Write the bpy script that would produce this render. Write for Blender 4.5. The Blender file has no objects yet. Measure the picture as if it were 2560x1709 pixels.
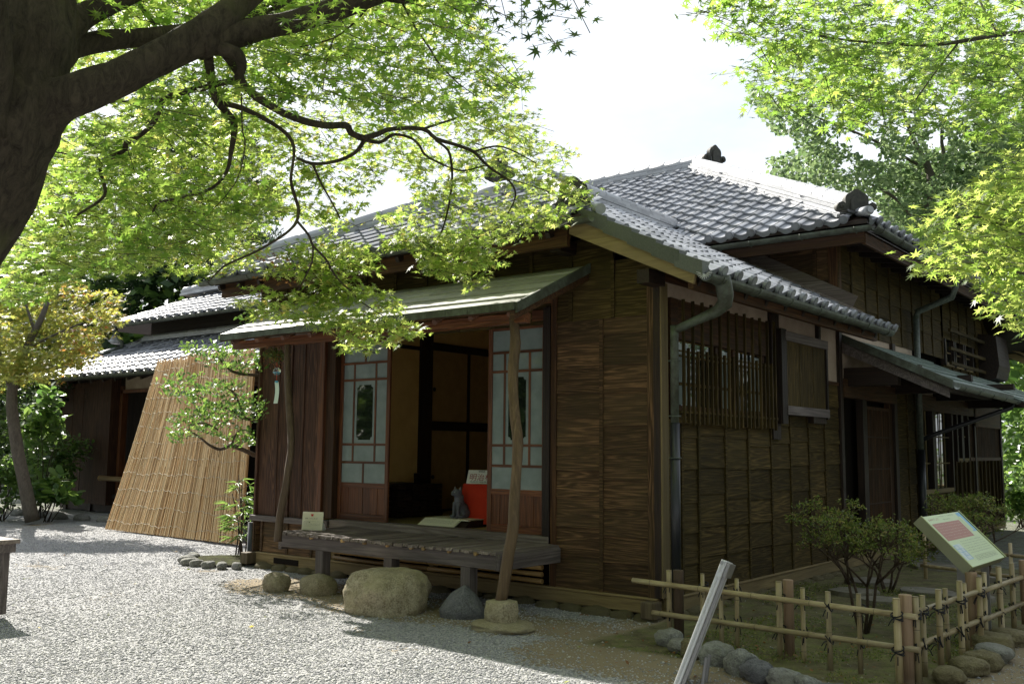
import bpy, math, random
import numpy as np
from mathutils import Vector, Matrix, noise as mnoise
random.seed(7); rng=np.random.default_rng(7)
S=bpy.context.scene; COL=S.collection
# ---------------------------------------------------------------- camera, sky, sun, exposure
FPX=2402.38                                   # focal length in pixels of a 2560 wide frame
yaw,pit,rol=[math.radians(a) for a in (-38.5158,6.36939,0.563555)]
fw=Vector((math.sin(yaw),math.cos(yaw),0)); rt=Vector((math.cos(yaw),-math.sin(yaw),0)); up=Vector((0,0,1))
FW=fw*math.cos(pit)+up*math.sin(pit); UP0=up*math.cos(pit)-fw*math.sin(pit)
RT=rt*math.cos(rol)+UP0*math.sin(rol); UP=UP0*math.cos(rol)-rt*math.sin(rol)
CAM=Vector((4.21977718,-7.3890055,1.42))
cd=bpy.data.cameras.new('camera'); cam=bpy.data.objects.new('camera',cd); COL.objects.link(cam)
M=Matrix((( RT.x,UP.x,-FW.x,CAM.x),(RT.y,UP.y,-FW.y,CAM.y),(RT.z,UP.z,-FW.z,CAM.z),(0,0,0,1)))
cam.matrix_world=M; cd.sensor_width=36; cd.lens=FPX/2560*36; cd.clip_end=500; cd.clip_start=.05
S.camera=cam
def V(u,v,d):                                 # point at depth d (metres) seen at u,v of a 2349 px wide view
    u*=1.08982; v*=1.08982
    return CAM+(FW+RT*((u-1280)/FPX)-UP*((v-854.5)/FPX))*d
SUNV=Vector((1.25,-.38,-1)).normalized()      # the way the sunlight travels
W=bpy.data.worlds.new('World'); S.world=W; W.use_nodes=True
nt=W.node_tree; nt.nodes.clear()
sky=nt.nodes.new('ShaderNodeTexSky'); sky.sky_type='NISHITA'; sky.sun_disc=False
sky.sun_elevation=math.asin(-SUNV.z); sky.sun_rotation=math.atan2(-SUNV.x,-SUNV.y)
sky.dust_density=2.2; sky.air_density=1.0; sky.ozone_density=1.0
tc=nt.nodes.new('ShaderNodeTexCoord'); mp=nt.nodes.new('ShaderNodeMapping'); mp.inputs['Scale'].default_value=(1.0,1.0,2.6)
nz=nt.nodes.new('ShaderNodeTexNoise'); nz.inputs['Scale'].default_value=1.7; nz.inputs['Detail'].default_value=7; nz.inputs['Roughness'].default_value=.55
cr=nt.nodes.new('ShaderNodeValToRGB'); cr.color_ramp.elements[0].position=.34; cr.color_ramp.elements[1].position=.60; cr.color_ramp.elements[0].color=(.12,.12,.12,1)
mx=nt.nodes.new('ShaderNodeMixRGB'); mx.inputs[2].default_value=(7.1,7.6,8.0,1)
bg=nt.nodes.new('ShaderNodeBackground'); bg.inputs[1].default_value=.066
wo=nt.nodes.new('ShaderNodeOutputWorld')
L=nt.links.new
L(tc.outputs['Generated'],mp.inputs[0]); L(mp.outputs[0],nz.inputs['Vector']); L(nz.outputs[0],cr.inputs[0]); L(cr.outputs[0],mx.inputs[0])
L(sky.outputs[0],mx.inputs[1]); L(mx.outputs[0],bg.inputs[0]); L(bg.outputs[0],wo.inputs[0])
sl=bpy.data.lights.new('sun','SUN'); sl.energy=5.0; sl.angle=math.radians(.53); sl.color=(1,.95,.86)
so=bpy.data.objects.new('sun',sl); COL.objects.link(so); so.rotation_euler=SUNV.to_track_quat('-Z','Y').to_euler()
S.view_settings.view_transform='Standard'; S.view_settings.look='None'; S.view_settings.exposure=1.3; S.view_settings.gamma=1
S.cycles.max_bounces=8; S.cycles.transmission_bounces=4; S.cycles.transparent_max_bounces=4
# ---------------------------------------------------------------- materials
MATS={}
class NT:
    def __init__(s,name):
        s.m=bpy.data.materials.new(name); s.m.use_nodes=True; s.t=s.m.node_tree; s.b=s.t.nodes['Principled BSDF']; s.out=s.t.nodes['Material Output']
    def n(s,k,**kw):
        o=s.t.nodes.new('ShaderNode'+k)
        for a,b in kw.items(): setattr(o,a,b)
        return o
    def l(s,a,b): s.t.links.new(a,b)
    def val(s,sock,v):
        if hasattr(v,'links') or hasattr(v,'is_linked'): s.l(v,sock)
        else: sock.default_value=v
    def co(s,scale=(1,1,1),which='Object',off=True):
        t=s.n('TexCoord'); mp=s.n('Mapping'); mp.inputs['Scale'].default_value=scale
        if off:
            a=s.attr(); m=s.math('MULTIPLY',a,37.0); v=s.n('VectorMath',operation='ADD'); s.l(t.outputs[which],v.inputs[0]); s.l(m,v.inputs[1]); s.l(v.outputs[0],mp.inputs[0])
        else: s.l(t.outputs[which],mp.inputs[0])
        return mp.outputs[0]
    def attr(s):
        a=s.n('Attribute',attribute_name='var'); return a.outputs['Fac']
    def noise(s,vec,scale,detail=4,rough=.5,dist=0):
        o=s.n('TexNoise'); o.inputs['Scale'].default_value=scale; o.inputs['Detail'].default_value=detail; o.inputs['Roughness'].default_value=rough; o.inputs['Distortion'].default_value=dist
        s.l(vec,o.inputs['Vector']); return o.outputs[0]
    def vor(s,vec,scale,out='Distance',feature='F1'):
        o=s.n('TexVoronoi',feature=feature); o.inputs['Scale'].default_value=scale; s.l(vec,o.inputs['Vector']); return o.outputs[out]
    def math(s,op,a,b=0,c=None,clamp=False):
        o=s.n('Math',operation=op); o.use_clamp=clamp; s.val(o.inputs[0],a); s.val(o.inputs[1],b)
        if c is not None: s.val(o.inputs[2],c)
        return o.outputs[0]
    def ramp(s,f,stops):
        o=s.n('ValToRGB'); s.val(o.inputs[0],f); e=o.color_ramp.elements
        while len(e)<len(stops): e.new(.5)
        for i,(p,c) in enumerate(stops): e[i].position=p; e[i].color=(*c,1) if len(c)==3 else c
        return o.outputs[0]
    def mix(s,f,a,b,mode='MIX'):
        o=s.n('MixRGB',blend_type=mode); s.val(o.inputs[0],f)
        for i,x in ((1,a),(2,b)):
            if isinstance(x,tuple): o.inputs[i].default_value=(*x,1) if len(x)==3 else x
            else: s.l(x,o.inputs[i])
        return o.outputs[0]
    def bump(s,h,st=.3,dist=.01,nrm=None):
        o=s.n('Bump'); o.inputs['Strength'].default_value=st; o.inputs['Distance'].default_value=dist; s.l(h,o.inputs['Height'])
        if nrm is not None: s.l(nrm,o.inputs['Normal'])
        return o.outputs[0]
    def done(s,color,rough=.7,normal=None,spec=.5,metal=0):
        s.val(s.b.inputs['Base Color'],(*color,1) if isinstance(color,tuple) and len(color)==3 else color); s.val(s.b.inputs['Roughness'],rough)
        s.b.inputs['Specular IOR Level'].default_value=spec; s.b.inputs['Metallic'].default_value=metal
        if normal is not None: s.l(normal,s.b.inputs['Normal'])
        return s.m
def wood(name,dark,mid,light,axis='x',ring=34,rough=.72,stain=None,scale=1.0,bumpd=.006,spec=.35,contrast=1):
    n=NT(name); st={'x':(.055,1,1),'y':(1,.055,1),'z':(1,1,.05)}[axis]
    v=n.co(tuple(a*scale for a in st)); n1=n.noise(v,6.5,3,.5,.4)
    ring_=n.math('SINE',n.math('MULTIPLY',n1,ring*3.0)); ring_=n.math('MULTIPLY_ADD',ring_,.5,.5)
    fib=n.noise(v,70,4,.65,.2); f=n.math('ADD',n.math('MULTIPLY',ring_,.26*contrast),n.math('MULTIPLY_ADD',fib,.72,.02))
    c=n.ramp(f,[(.18,dark),(.5,mid),(.85,light)])
    v2=n.co((1,1,1)); big=n.noise(v2,.9,3,.6); c=n.mix(n.ramp(big,[(.35,(0,0,0)),(.7,(.75,.75,.75))]),c,stain or tuple(a*.6 for a in mid))
    a=n.attr(); k=n.math('MULTIPLY_ADD',a,.6,.72); cc=n.n('CombineColor'); [n.l(k,cc.inputs[i]) for i in range(3)]
    c=n.mix(1,c,cc.outputs[0],'MULTIPLY')
    h=n.math('ADD',n.math('MULTIPLY',ring_,.5),fib)
    return n.done(c,n.math('MULTIPLY_ADD',fib,.3,rough-.15),n.bump(h,.55,bumpd),spec)
def build_mats():
    A=MATS
    for ax in 'xyz':
        A['wall_'+ax]=wood('weathered_board_'+ax,(.013,.007,.004),(.078,.043,.020),(.34,.19,.095),ax,38,.75,(.055,.039,.018),spec=.2,contrast=.8)  # light grain tone raised so the boards carry painted-in highlights
        A['side_'+ax]=wood('olive_board_'+ax,(.010,.007,.003),(.060,.040,.013),(.20,.14,.05),ax,38,.78,(.034,.026,.008),contrast=.8,spec=.15)
        A['plank_'+ax]=wood('purple_brown_plank_'+ax,(.012,.006,.004),(.048,.023,.014),(.16,.080,.046),ax,40,.7,(.048,.020,.011),spec=.25,contrast=1.1)
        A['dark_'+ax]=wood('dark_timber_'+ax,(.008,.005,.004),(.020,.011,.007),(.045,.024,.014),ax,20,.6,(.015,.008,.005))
        A['post_'+ax]=wood('brown_timber_'+ax,(.018,.008,.004),(.055,.025,.010),(.14,.065,.026),ax,24,.65,(.038,.019,.008),spec=.25)
        A['grey_'+ax]=wood('grey_weathered_timber_'+ax,(.075,.060,.050),(.165,.135,.115),(.30,.26,.225),ax,26,.75,(.11,.085,.07))
        A['fascia_'+ax]=wood('grey_brown_timber_'+ax,(.045,.036,.034),(.115,.095,.088),(.20,.17,.155),ax,22,.7,(.06,.05,.048))
        A['pale_'+ax]=wood('pale_timber_'+ax,(.11,.075,.032),(.24,.175,.078),(.36,.28,.14),ax,16,.7,(.17,.13,.06),contrast=.6)
        A['red_'+ax]=wood('reddish_timber_'+ax,(.035,.011,.004),(.115,.040,.015),(.28,.11,.042),ax,26,.5,(.065,.022,.008),contrast=.8)
    A['pole1']=wood('bent_pole_wood',(.035,.022,.014),(.10,.070,.045),(.24,.19,.14),'z',14,.7,(.055,.032,.018),contrast=.6)
    A['pole2']=wood('wavy_pole_wood',(.045,.028,.015),(.13,.085,.045),(.27,.19,.11),'z',14,.7,(.07,.045,.022),contrast=.6)
    A['board_end']=wood('beam_end',(.05,.035,.02),(.12,.09,.055),(.2,.16,.10),'z',10,.8)
    # roof tile
    n=NT('roof_tile'); v=n.co((1,1,1)); a=n.attr(); nn=n.noise(v,9,5,.65); f=n.math('ADD',n.math('MULTIPLY',a,.6),n.math('MULTIPLY',nn,.5))
    c=n.ramp(f,[(.1,(.11,.115,.13)),(.5,(.23,.24,.265)),(.9,(.38,.39,.42))])
    li=n.noise(n.co((1,1,1),off=False),2.3,6,.7); c=n.mix(n.ramp(li,[(.50,(0,0,0)),(.68,(.7,.7,.7))]),c,(.10,.10,.09))
    A['tile']=n.done(c,n.math('MULTIPLY_ADD',nn,.25,.30),n.bump(nn,.25,.004),.75)
    n=NT('ridge_tile'); v=n.co((1,1,1)); nn=n.noise(v,14,5,.65); c=n.ramp(n.math('ADD',n.math('MULTIPLY',n.attr(),.5),n.math('MULTIPLY',nn,.5)),[(.1,(.24,.245,.26)),(.8,(.44,.45,.47))])
    A['ridge']=n.done(c,.45,n.bump(nn,.3,.004),.6)
    n=NT('dark_ornament_tile'); v=n.co(off=False); nn=n.noise(v,16,5,.7); A['onig']=n.done(n.ramp(nn,[(.3,(.018,.018,.015)),(.75,(.07,.066,.05))]),.7,n.bump(nn,.5,.006))
    # copper
    n=NT('green_copper'); v=n.co(off=False); nn=n.noise(v,5,6,.7,.5); st=n.noise(n.co((1,1,1)),22,4,.6)
    c=n.ramp(n.math('MULTIPLY_ADD',st,.35,n.math('MULTIPLY',nn,.75)),[(.3,(.020,.021,.015)),(.50,(.050,.054,.038)),(.74,(.115,.14,.11))])
    A['copper']=n.done(c,.55,n.bump(st,.2,.003),.5,.15)
    n=NT('canopy_copper'); v=n.co((1,1,1)); nn=n.noise(v,7,6,.7); c=n.ramp(n.math('MULTIPLY_ADD',n.attr(),.3,n.math('MULTIPLY',nn,.7)),[(.2,(.225,.225,.205)),(.6,(.40,.40,.375)),(.9,(.56,.56,.54))])
    A['canopy']=n.done(c,.42,n.bump(nn,.25,.004),.6)
    n=NT('canopy_copper_grey'); v=n.co((1,1,1)); nn=n.noise(v,7,6,.7); c=n.ramp(n.math('MULTIPLY_ADD',n.attr(),.3,n.math('MULTIPLY',nn,.7)),[(.2,(.10,.14,.12)),(.6,(.17,.22,.19)),(.9,(.24,.29,.25))])
    A['canopy2']=n.done(c,.42,n.bump(nn,.25,.004),.6)
    n=NT('grey_gutter'); v=n.co(off=False); nn=n.noise(v,30,4,.6); A['gutter']=n.done(n.ramp(nn,[(.3,(.05,.06,.05)),(.7,(.13,.15,.12))]),.5,None,.5,.2)
    n=NT('lead_flashing'); v=n.co(); nn=n.noise(v,90,3,.7); A['flash']=n.done(n.ramp(n.math('ADD',n.math('MULTIPLY',nn,.7),n.math('MULTIPLY',n.attr(),.3)),[(.3,(.045,.05,.042)),(.8,(.13,.14,.12))]),.55,n.bump(nn,.6,.004))
    n=NT('black_pipe'); A['pipe']=n.done((.018,.019,.024),.35,None,.5)
    # plaster
    def plaster(nm,c1,c2,sc=3):
        n=NT(nm); v=n.co(off=False); a=n.noise(v,sc,5,.65); b=n.noise(v,120,2,.6); return n.done(n.ramp(a,[(.3,c1),(.7,c2)]),.9,n.bump(b,.15,.003),.2)
    A['plaster']=plaster('cream_plaster',(.33,.25,.19),(.48,.385,.30))
    A['ochre']=plaster('ochre_plaster',(.62,.38,.12),(.76,.50,.17))
    A['fusuma']=plaster('fusuma_paper',(.32,.19,.065),(.42,.26,.09),6)
    A['tatami']=plaster('tatami',(.30,.24,.10),(.42,.34,.15),40)
    A['black']=NT('black_lacquer').done((.010,.007,.006),.45,None,.4)
    A['void']=NT('dark_room').done((.012,.009,.007),.9,None,.1)  # near-black colour puts the darkness of unlit spaces into the surface
    # glass
    n=NT('frosted_glass'); v=n.co(off=False); a=n.noise(v,7,4,.6); A['frost']=n.done(n.ramp(a,[(.3,(.15,.19,.185)),(.7,(.22,.265,.255))]),.3,n.bump(a,.03,.002),.6)
    A['frost'].node_tree.nodes['Principled BSDF'].inputs['Coat Weight'].default_value=.5; A['frost'].node_tree.nodes['Principled BSDF'].inputs['Coat Roughness'].default_value=.03
    n=NT('clear_glass'); v=n.co(off=False); a=n.noise(v,3.5,2,.5); A['glass']=n.done((.012,.016,.012),.03,n.bump(a,.05,.015),.8)
    n.b.inputs['IOR'].default_value=1.8
    # bamboo
    def bamboo(nm,cols,ax):
        n=NT(nm); v=n.co({'x':(.08,1,1),'y':(1,.08,1),'z':(1,1,.08)}[ax]); a=n.noise(v,30,4,.6); b=n.noise(n.co((1,1,1)),3,4,.6)
        f=n.math('ADD',n.math('MULTIPLY',a,.6),n.math('MULTIPLY',b,.4)); c=n.ramp(f,[(.32,cols[0]),(.48,cols[1]),(.68,cols[2])]); k=n.math('MULTIPLY_ADD',n.attr(),.75,.42); cc=n.n('CombineColor'); [n.l(k,cc.inputs[i]) for i in range(3)]; return n.done(n.mix(1,c,cc.outputs[0],'MULTIPLY'),.5,n.bump(a,.3,.002),.4)
    for ax in 'xyz': A['bamboo_'+ax]=bamboo('dry_bamboo_'+ax,((.17,.12,.06),(.33,.26,.14),(.50,.42,.26)),ax)
    for ax in 'xyz': A['bamboo_old_'+ax]=bamboo('amber_bamboo_'+ax,((.18,.10,.035),(.38,.23,.08),(.52,.35,.14)),ax)
    A['bamboo_node']=NT('bamboo_cut').done((.10,.07,.035),.7)
    n=NT('reed'); v=n.co((1,1,.05)); a=n.noise(v,25,3,.6); f=n.math('ADD',n.math('MULTIPLY',n.attr(),.75),n.math('MULTIPLY',a,.3))
    A['reed']=n.done(n.ramp(f,[(.06,(.22,.11,.04)),(.25,(.52,.31,.13)),(.6,(.68,.47,.24)),(.9,(.80,.62,.36))]),.42,None,.5)
    A['cord']=NT('pale_cord').done((.5,.46,.36),.8)
    A['rope']=NT('black_rope').done((.008,.008,.012),.8)
    # stones
    def stone(nm,c1,c2,c3,sc=14,bd=.012):
        n=NT(nm); v=n.co(off=False); oi=n.n('ObjectInfo'); vm=n.n('VectorMath',operation='ADD'); n.l(v,vm.inputs[0]); n.l(oi.outputs['Random'],vm.inputs[1]); v=vm.outputs[0]
        a=n.noise(v,sc,8,.72); b=n.noise(v,2.2,4,.6); sp=n.noise(v,75,2,.7)
        c=n.ramp(n.math('ADD',n.math('MULTIPLY',a,.5),n.math('MULTIPLY',sp,.5)),[(.38,c1),(.60,c2)]); c=n.mix(n.ramp(b,[(.4,(0,0,0)),(.6,(.9,.9,.9))]),c,n.mix(a,c3,c2)); 
        return n.done(c,.88,n.bump(n.math('ADD',a,n.math('MULTIPLY',sp,.7)),1.0,bd*1.3),.25)
    A['boulder']=stone('granite_boulder',(.17,.14,.08),(.44,.39,.27),(.29,.25,.105))
    A['stone_tan']=stone('tan_stone',(.18,.15,.09),(.36,.32,.22),(.26,.22,.10))
    A['stone_grey']=stone('grey_stone',(.08,.08,.085),(.19,.19,.20),(.13,.13,.13))
    A['stone_found']=stone('foundation_stone',(.09,.075,.04),(.22,.19,.11),(.14,.12,.055))
    A['stone_pale']=stone('pale_mossy_stone',(.12,.12,.11),(.30,.30,.28),(.13,.12,.07))
    # ground
    n=NT('gravel_and_soil'); v=n.co(off=False); vo=n.vor(v,62,'Color'); vd=n.vor(v,62,'Distance'); sep=n.n('SeparateColor'); n.l(vo,sep.inputs[0])
    g=n.ramp(sep.outputs[0],[(.0,(.22,.22,.235)),(.5,(.36,.36,.365)),(1,(.50,.50,.485))])
    fine=n.noise(v,160,3,.7); soil=n.ramp(fine,[(.3,(.17,.135,.085)),(.7,(.33,.27,.18))])
    big=n.noise(v,1.6,5,.6,.4); mask=n.attr()
    m=n.math('GREATER_THAN',n.math('ADD',n.math('MULTIPLY',mask,1.0),n.math('MULTIPLY_ADD',n.noise(v,22,5,.75),.9,n.math('MULTIPLY_ADD',big,.9,-.9))),.5)
    c=n.mix(m,g,soil)
    at=n.n('Attribute',attribute_name='moss'); mn=n.noise(v,7,6,.75); mm=n.math('ADD',n.math('MULTIPLY',at.outputs['Fac'],1.2),n.math('MULTIPLY_ADD',mn,1.6,-1.3),clamp=True)
    mc=n.ramp(n.math('ADD',n.math('MULTIPLY',n.noise(v,45,5,.8),.55),n.math('MULTIPLY',n.noise(v,4.5,4,.6),.45)),[(.38,(.032,.023,.012)),(.49,(.060,.066,.016)),(.60,(.13,.17,.028))]); c=n.mix(n.math('MULTIPLY',mm,.92),c,mc)
    h=n.math('ADD',n.math('MULTIPLY',n.math('MULTIPLY',vd,-1.0),n.math('SUBTRACT',1.05,m)),n.math('MULTIPLY',fine,.35))
    A['ground']=n.done(c,.92,n.bump(h,.9,.018),.2)
    n=NT('gravel_chips'); a=n.attr(); A['chips']=n.done(n.ramp(a,[(.0,(.21,.215,.225)),(.4,(.35,.35,.36)),(.85,(.45,.45,.45)),(1,(.54,.52,.47))]),.85,None,.3)
    n=NT('moss_ground'); v=n.co(off=False); a=n.noise(v,9,6,.75); b=n.noise(v,70,4,.8); A['mossg']=n.done(n.ramp(n.math('ADD',n.math('MULTIPLY',a,.6),n.math('MULTIPLY',b,.4)),[(.36,(.018,.014,.008)),(.48,(.035,.036,.010)),(.6,(.075,.09,.02))]),.95,n.bump(b,.9,.03),.1)
    n=NT('flagstone'); v=n.co(); a=n.noise(v,6,6,.7); A['flag']=n.done(n.ramp(a,[(.3,(.12,.11,.08)),(.7,(.24,.22,.17))]),.85,n.bump(a,.4,.01))
    # bark
    def bark(nm,c1,c2,c3,sc=6,z=.4):
        n=NT(nm); v=n.co((1,1,z),off=False); a=n.noise(v,sc*3.5,8,.8,1.0); b=n.noise(v,sc*.5,4,.6,.5)
        c=n.ramp(a,[(.3,c1),(.65,c2)]); c=n.mix(n.ramp(b,[(.55,(0,0,0)),(.68,(.8,.8,.8))]),c,c3); return n.done(c,.88,n.bump(a,1.0,.035),.2)
    A['bark']=bark('maple_bark',(.018,.014,.010),(.11,.088,.060),(.12,.12,.05))
    A['bark2']=bark('grey_bark',(.07,.06,.05),(.17,.15,.125),(.10,.11,.06))
    A['bark_pine']=bark('pruned_branch_bark',(.06,.04,.03),(.16,.115,.08),(.10,.07,.05),14)
    A['twig']=NT('twig').done((.045,.032,.022),.8)
    A['twig_red']=NT('red_twig').done((.16,.05,.02),.7)
    # leaves
    def leaf(nm,stops,trans,rough=.45,tmix=.5,spec=.4):
        n=NT(nm); a=n.attr(); c=n.ramp(a,stops); n.done(c,rough,None,spec)
        tr=n.n('BsdfTranslucent'); tcx=n.ramp(a,trans); n.l(tcx,tr.inputs[0]); ms=n.n('MixShader'); ms.inputs[0].default_value=tmix
        n.l(n.b.outputs[0],ms.inputs[1]); n.l(tr.outputs[0],ms.inputs[2]); n.l(ms.outputs[0],n.out.inputs[0]); return n.m
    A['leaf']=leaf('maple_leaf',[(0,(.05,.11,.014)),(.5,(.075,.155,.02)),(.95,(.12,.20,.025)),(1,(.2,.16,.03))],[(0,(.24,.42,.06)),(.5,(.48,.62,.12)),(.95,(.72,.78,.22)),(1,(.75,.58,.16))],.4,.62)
    A['leaf_y']=leaf('yellow_maple_leaf',[(0,(.10,.13,.02)),(.6,(.17,.17,.03)),(.85,(.24,.17,.035)),(1,(.28,.10,.03))],[(0,(.32,.44,.07)),(.6,(.58,.58,.12)),(.85,(.72,.52,.12)),(1,(.75,.28,.08))],.5,.5)
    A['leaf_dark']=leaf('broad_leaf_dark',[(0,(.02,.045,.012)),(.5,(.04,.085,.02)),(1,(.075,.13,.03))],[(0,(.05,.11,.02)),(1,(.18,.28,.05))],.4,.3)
    A['leaf_mid']=leaf('broad_leaf_mid',[(0,(.035,.075,.02)),(.5,(.06,.12,.03)),(1,(.10,.17,.04))],[(0,(.12,.26,.05)),(1,(.36,.52,.12))],.35,.4,.5)
    A['leaf_pale']=leaf('pale_tree_leaf',[(0,(.055,.095,.045)),(.5,(.09,.15,.065)),(1,(.15,.21,.10))],[(0,(.16,.28,.10)),(1,(.42,.55,.24))],.4,.4,.4)  # leaves coloured paler and greyer in place of distance haze
    A['leaf_gloss']=leaf('glossy_shrub_leaf',[(0,(.04,.09,.025)),(.6,(.07,.14,.03)),(1,(.13,.21,.05))],[(0,(.12,.28,.05)),(1,(.42,.60,.12))],.42,.35,.4)
    A['leaf_az']=leaf('azalea_leaf',[(0,(.055,.085,.014)),(.5,(.13,.16,.03)),(.85,(.22,.20,.05)),(1,(.26,.16,.06))],[(0,(.12,.24,.03)),(1,(.36,.46,.09))],.5,.3)
    A['pine']=leaf('pine_needle',[(0,(.012,.035,.014)),(1,(.035,.075,.028))],[(0,(.03,.08,.02)),(1,(.08,.16,.04))],.5,.2)
    A['dead']=leaf('dried_leaf',[(0,(.14,.06,.02)),(1,(.26,.12,.04))],[(0,(.3,.12,.03)),(1,(.5,.25,.08))],.6,.3)
    A['fern']=leaf('fern',[(0,(.04,.06,.015)),(1,(.10,.13,.03))],[(0,(.1,.2,.03)),(1,(.3,.4,.08))],.5,.3)
    # small things
    A['white']=NT('white_board').done((.72,.72,.66),.5); A['cream']=NT('cream_board').done((.66,.64,.46),.5)
    A['ink']=NT('black_ink').done((.03,.03,.035),.6); A['redink']=NT('red_ink').done((.55,.03,.03),.5); A['maroon']=NT('maroon_ink').done((.30,.03,.04),.5)
    n=NT('red_cloth'); v=n.co(off=False); a=n.noise(v,180,2,.6); A['redcloth']=n.done(n.ramp(a,[(.3,(.42,.028,.010)),(.7,(.56,.045,.018))]),.85,n.bump(a,.2,.002),.2)
    n=NT('cat_clay'); v=n.co(off=False); a=n.noise(v,40,5,.7); b=n.noise(v,9,3,.6); A['cat']=n.done(n.ramp(n.math('ADD',n.math('MULTIPLY',a,.5),n.math('MULTIPLY',b,.5)),[(.35,(.06,.062,.072)),(.65,(.16,.16,.18))]),.7,n.bump(a,.5,.004),.4)
    A['cateye']=NT('cat_eye').done((.35,.38,.35),.1); A['catear']=NT('cat_ear').done((.20,.17,.15),.7)
    A['alu']=NT('brushed_aluminium').done((.52,.52,.52),.35,None,.5,.35); A['alu2']=NT('matt_aluminium').done((.26,.25,.245),.45,None,.5,.6)
    A['lime']=NT('pale_green_panel').done((.50,.60,.33),.4,None,.5); A['limee']=NT('green_edge').done((.36,.42,.12),.4)
    A['khaki']=NT('khaki_metal').done((.25,.25,.16),.38,None,.5,.3); A['brick']=NT('brown_panel').done((.34,.12,.075),.45); A['blue']=NT('blue_print').done((.20,.42,.62),.5); A['plan']=NT('plan_print').done((.55,.62,.62),.5)
    A['pinkwood']=wood('pinkish_stake',(.17,.105,.065),(.31,.215,.14),(.44,.33,.23),'z',14,.75,(.25,.165,.105),contrast=.5)
    A['paper']=NT('pale_green_paper').done((.62,.74,.66),.8)
    n=NT('chime_glass'); n.done((.85,.92,.95),.03); n.b.inputs['Transmission Weight'].default_value=.9; n.b.inputs['IOR'].default_value=1.2; A['chime']=n.m
    A['chimeblue']=NT('chime_blue_paint').done((.06,.30,.42),.3); A['string']=NT('red_string').done((.55,.06,.03),.7)
build_mats()
# ---------------------------------------------------------------- geometry helpers
class MB:
    """collects shapes and links them as ONE mesh object"""
    def __init__(s): s.v=[]; s.f=[]; s.a=[]; s.sm=[]; s.rec=[]
    def add(s,vs,fs,var=None,smooth=False):
        o=len(s.v); s.rec.append((o,len(s.f))); s.v+= [tuple(p) for p in vs]; var=random.random() if var is None else var
        for f in fs: s.f.append(tuple(i+o for i in f)); s.a.append(var); s.sm.append(smooth)
    def box(s,x0,x1,y0,y1,z0,z1,var=None):
        s.add([(x,y,z) for x in (x0,x1) for y in (y0,y1) for z in (z0,z1)],[(0,1,3,2),(4,6,7,5),(0,4,5,1),(2,3,7,6),(0,2,6,4),(1,5,7,3)],var)
    def hexa(s,p,var=None):      # 8 corners: bottom 4 ccw, top 4 ccw
        s.add(p,[(3,2,1,0),(4,5,6,7),(0,1,5,4),(1,2,6,5),(2,3,7,6),(3,0,4,7)],var)
    def bar(s,a,b,w,h,upv=(0,0,1),var=None):   # rectangular bar from a to b
        a=Vector(a);b=Vector(b); d=(b-a).normalized(); sd=d.cross(Vector(upv)).normalized(); u=sd.cross(d).normalized()
        sd*=w/2; u*=h/2; s.hexa([a-sd-u,a+sd-u,a+sd+u,a-sd+u,b-sd-u,b+sd-u,b+sd+u,b-sd+u],var)
    def tube(s,pts,rad,n=8,cap=True,var=None,smooth=True,wob=0):
        pts=[Vector(p) for p in pts]; 
        if not hasattr(rad,'__len__'): rad=[rad]*len(pts)
        vs=[];fs=[]; d0=None
        for i,p in enumerate(pts):
            d=(pts[min(i+1,len(pts)-1)]-pts[max(i-1,0)]).normalized()
            if d0 is None:
                q=Vector((0,0,1)) if abs(d.z)<.9 else Vector((1,0,0)); u=d.cross(q).normalized()
            else: u=(u-d*u.dot(d)).normalized()
            d0=d; w=d.cross(u)
            for k in range(n):
                t=2*math.pi*k/n; r=rad[i]
                if wob: r*=1+wob*mnoise.noise(Vector((math.cos(t)*1.3,math.sin(t)*1.3,i*.45+pts[0].x)))
                vs.append(p+(u*math.cos(t)+w*math.sin(t))*r)
        for i in range(len(pts)-1):
            for k in range(n): a=i*n+k;b=i*n+(k+1)%n; fs.append((a,b,b+n,a+n))
        if cap: fs.append(tuple(range(n-1,-1,-1))); fs.append(tuple(range((len(pts)-1)*n,len(pts)*n)))
        o=len(s.v); s.rec.append((o,len(s.f))); s.v+=[tuple(p) for p in vs]; var=random.random() if var is None else var
        for i,f in enumerate(fs): s.f.append(tuple(j+o for j in f)); s.a.append(var); s.sm.append(smooth and len(f)==4)
    def prism(s,poly,vec,var=None):    # planar polygon extruded
        n=len(poly); vec=Vector(vec); vs=[Vector(p) for p in poly]; vs+= [p+vec for p in vs]
        s.add(vs,[tuple(range(n-1,-1,-1)),tuple(range(n,2*n))]+[(i,(i+1)%n,(i+1)%n+n,i+n) for i in range(n)],var)
    def disc(s,c,nrm,r,th,n=18,var=None):
        c=Vector(c);nrm=Vector(nrm).normalized(); s.tube([c,c+nrm*th],r,n,True,var,smooth=False)
    def each(s,name,m,parent=None,bevel=0):     # every shape collected becomes a part of its own
        R=s.rec+[(len(s.v),len(s.f))]
        for (v0,f0),(v1,f1) in zip(R,R[1:]):
            q=MB(); q.v=s.v[v0:v1]; q.f=[tuple(i-v0 for i in f) for f in s.f[f0:f1]]; q.a=s.a[f0:f1]; q.sm=s.sm[f0:f1]; q.build(name,m,parent,bevel)
    def build(s,name,m,parent=None,bevel=0):
        me=bpy.data.meshes.new(name); me.from_pydata(s.v,[],s.f)
        me.materials.append(MATS[m] if isinstance(m,str) else m)
        at=me.attributes.new('var','FLOAT','FACE'); at.data.foreach_set('value',s.a)
        me.polygons.foreach_set('use_smooth',s.sm); me.update()
        o=bpy.data.objects.new(name,me); COL.objects.link(o)
        if parent: child(o,parent)
        if bevel:
            b=o.modifiers.new('bevel','BEVEL'); b.width=bevel; b.segments=1; b.limit_method='ANGLE'; b.angle_limit=.6
        return o
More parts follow.
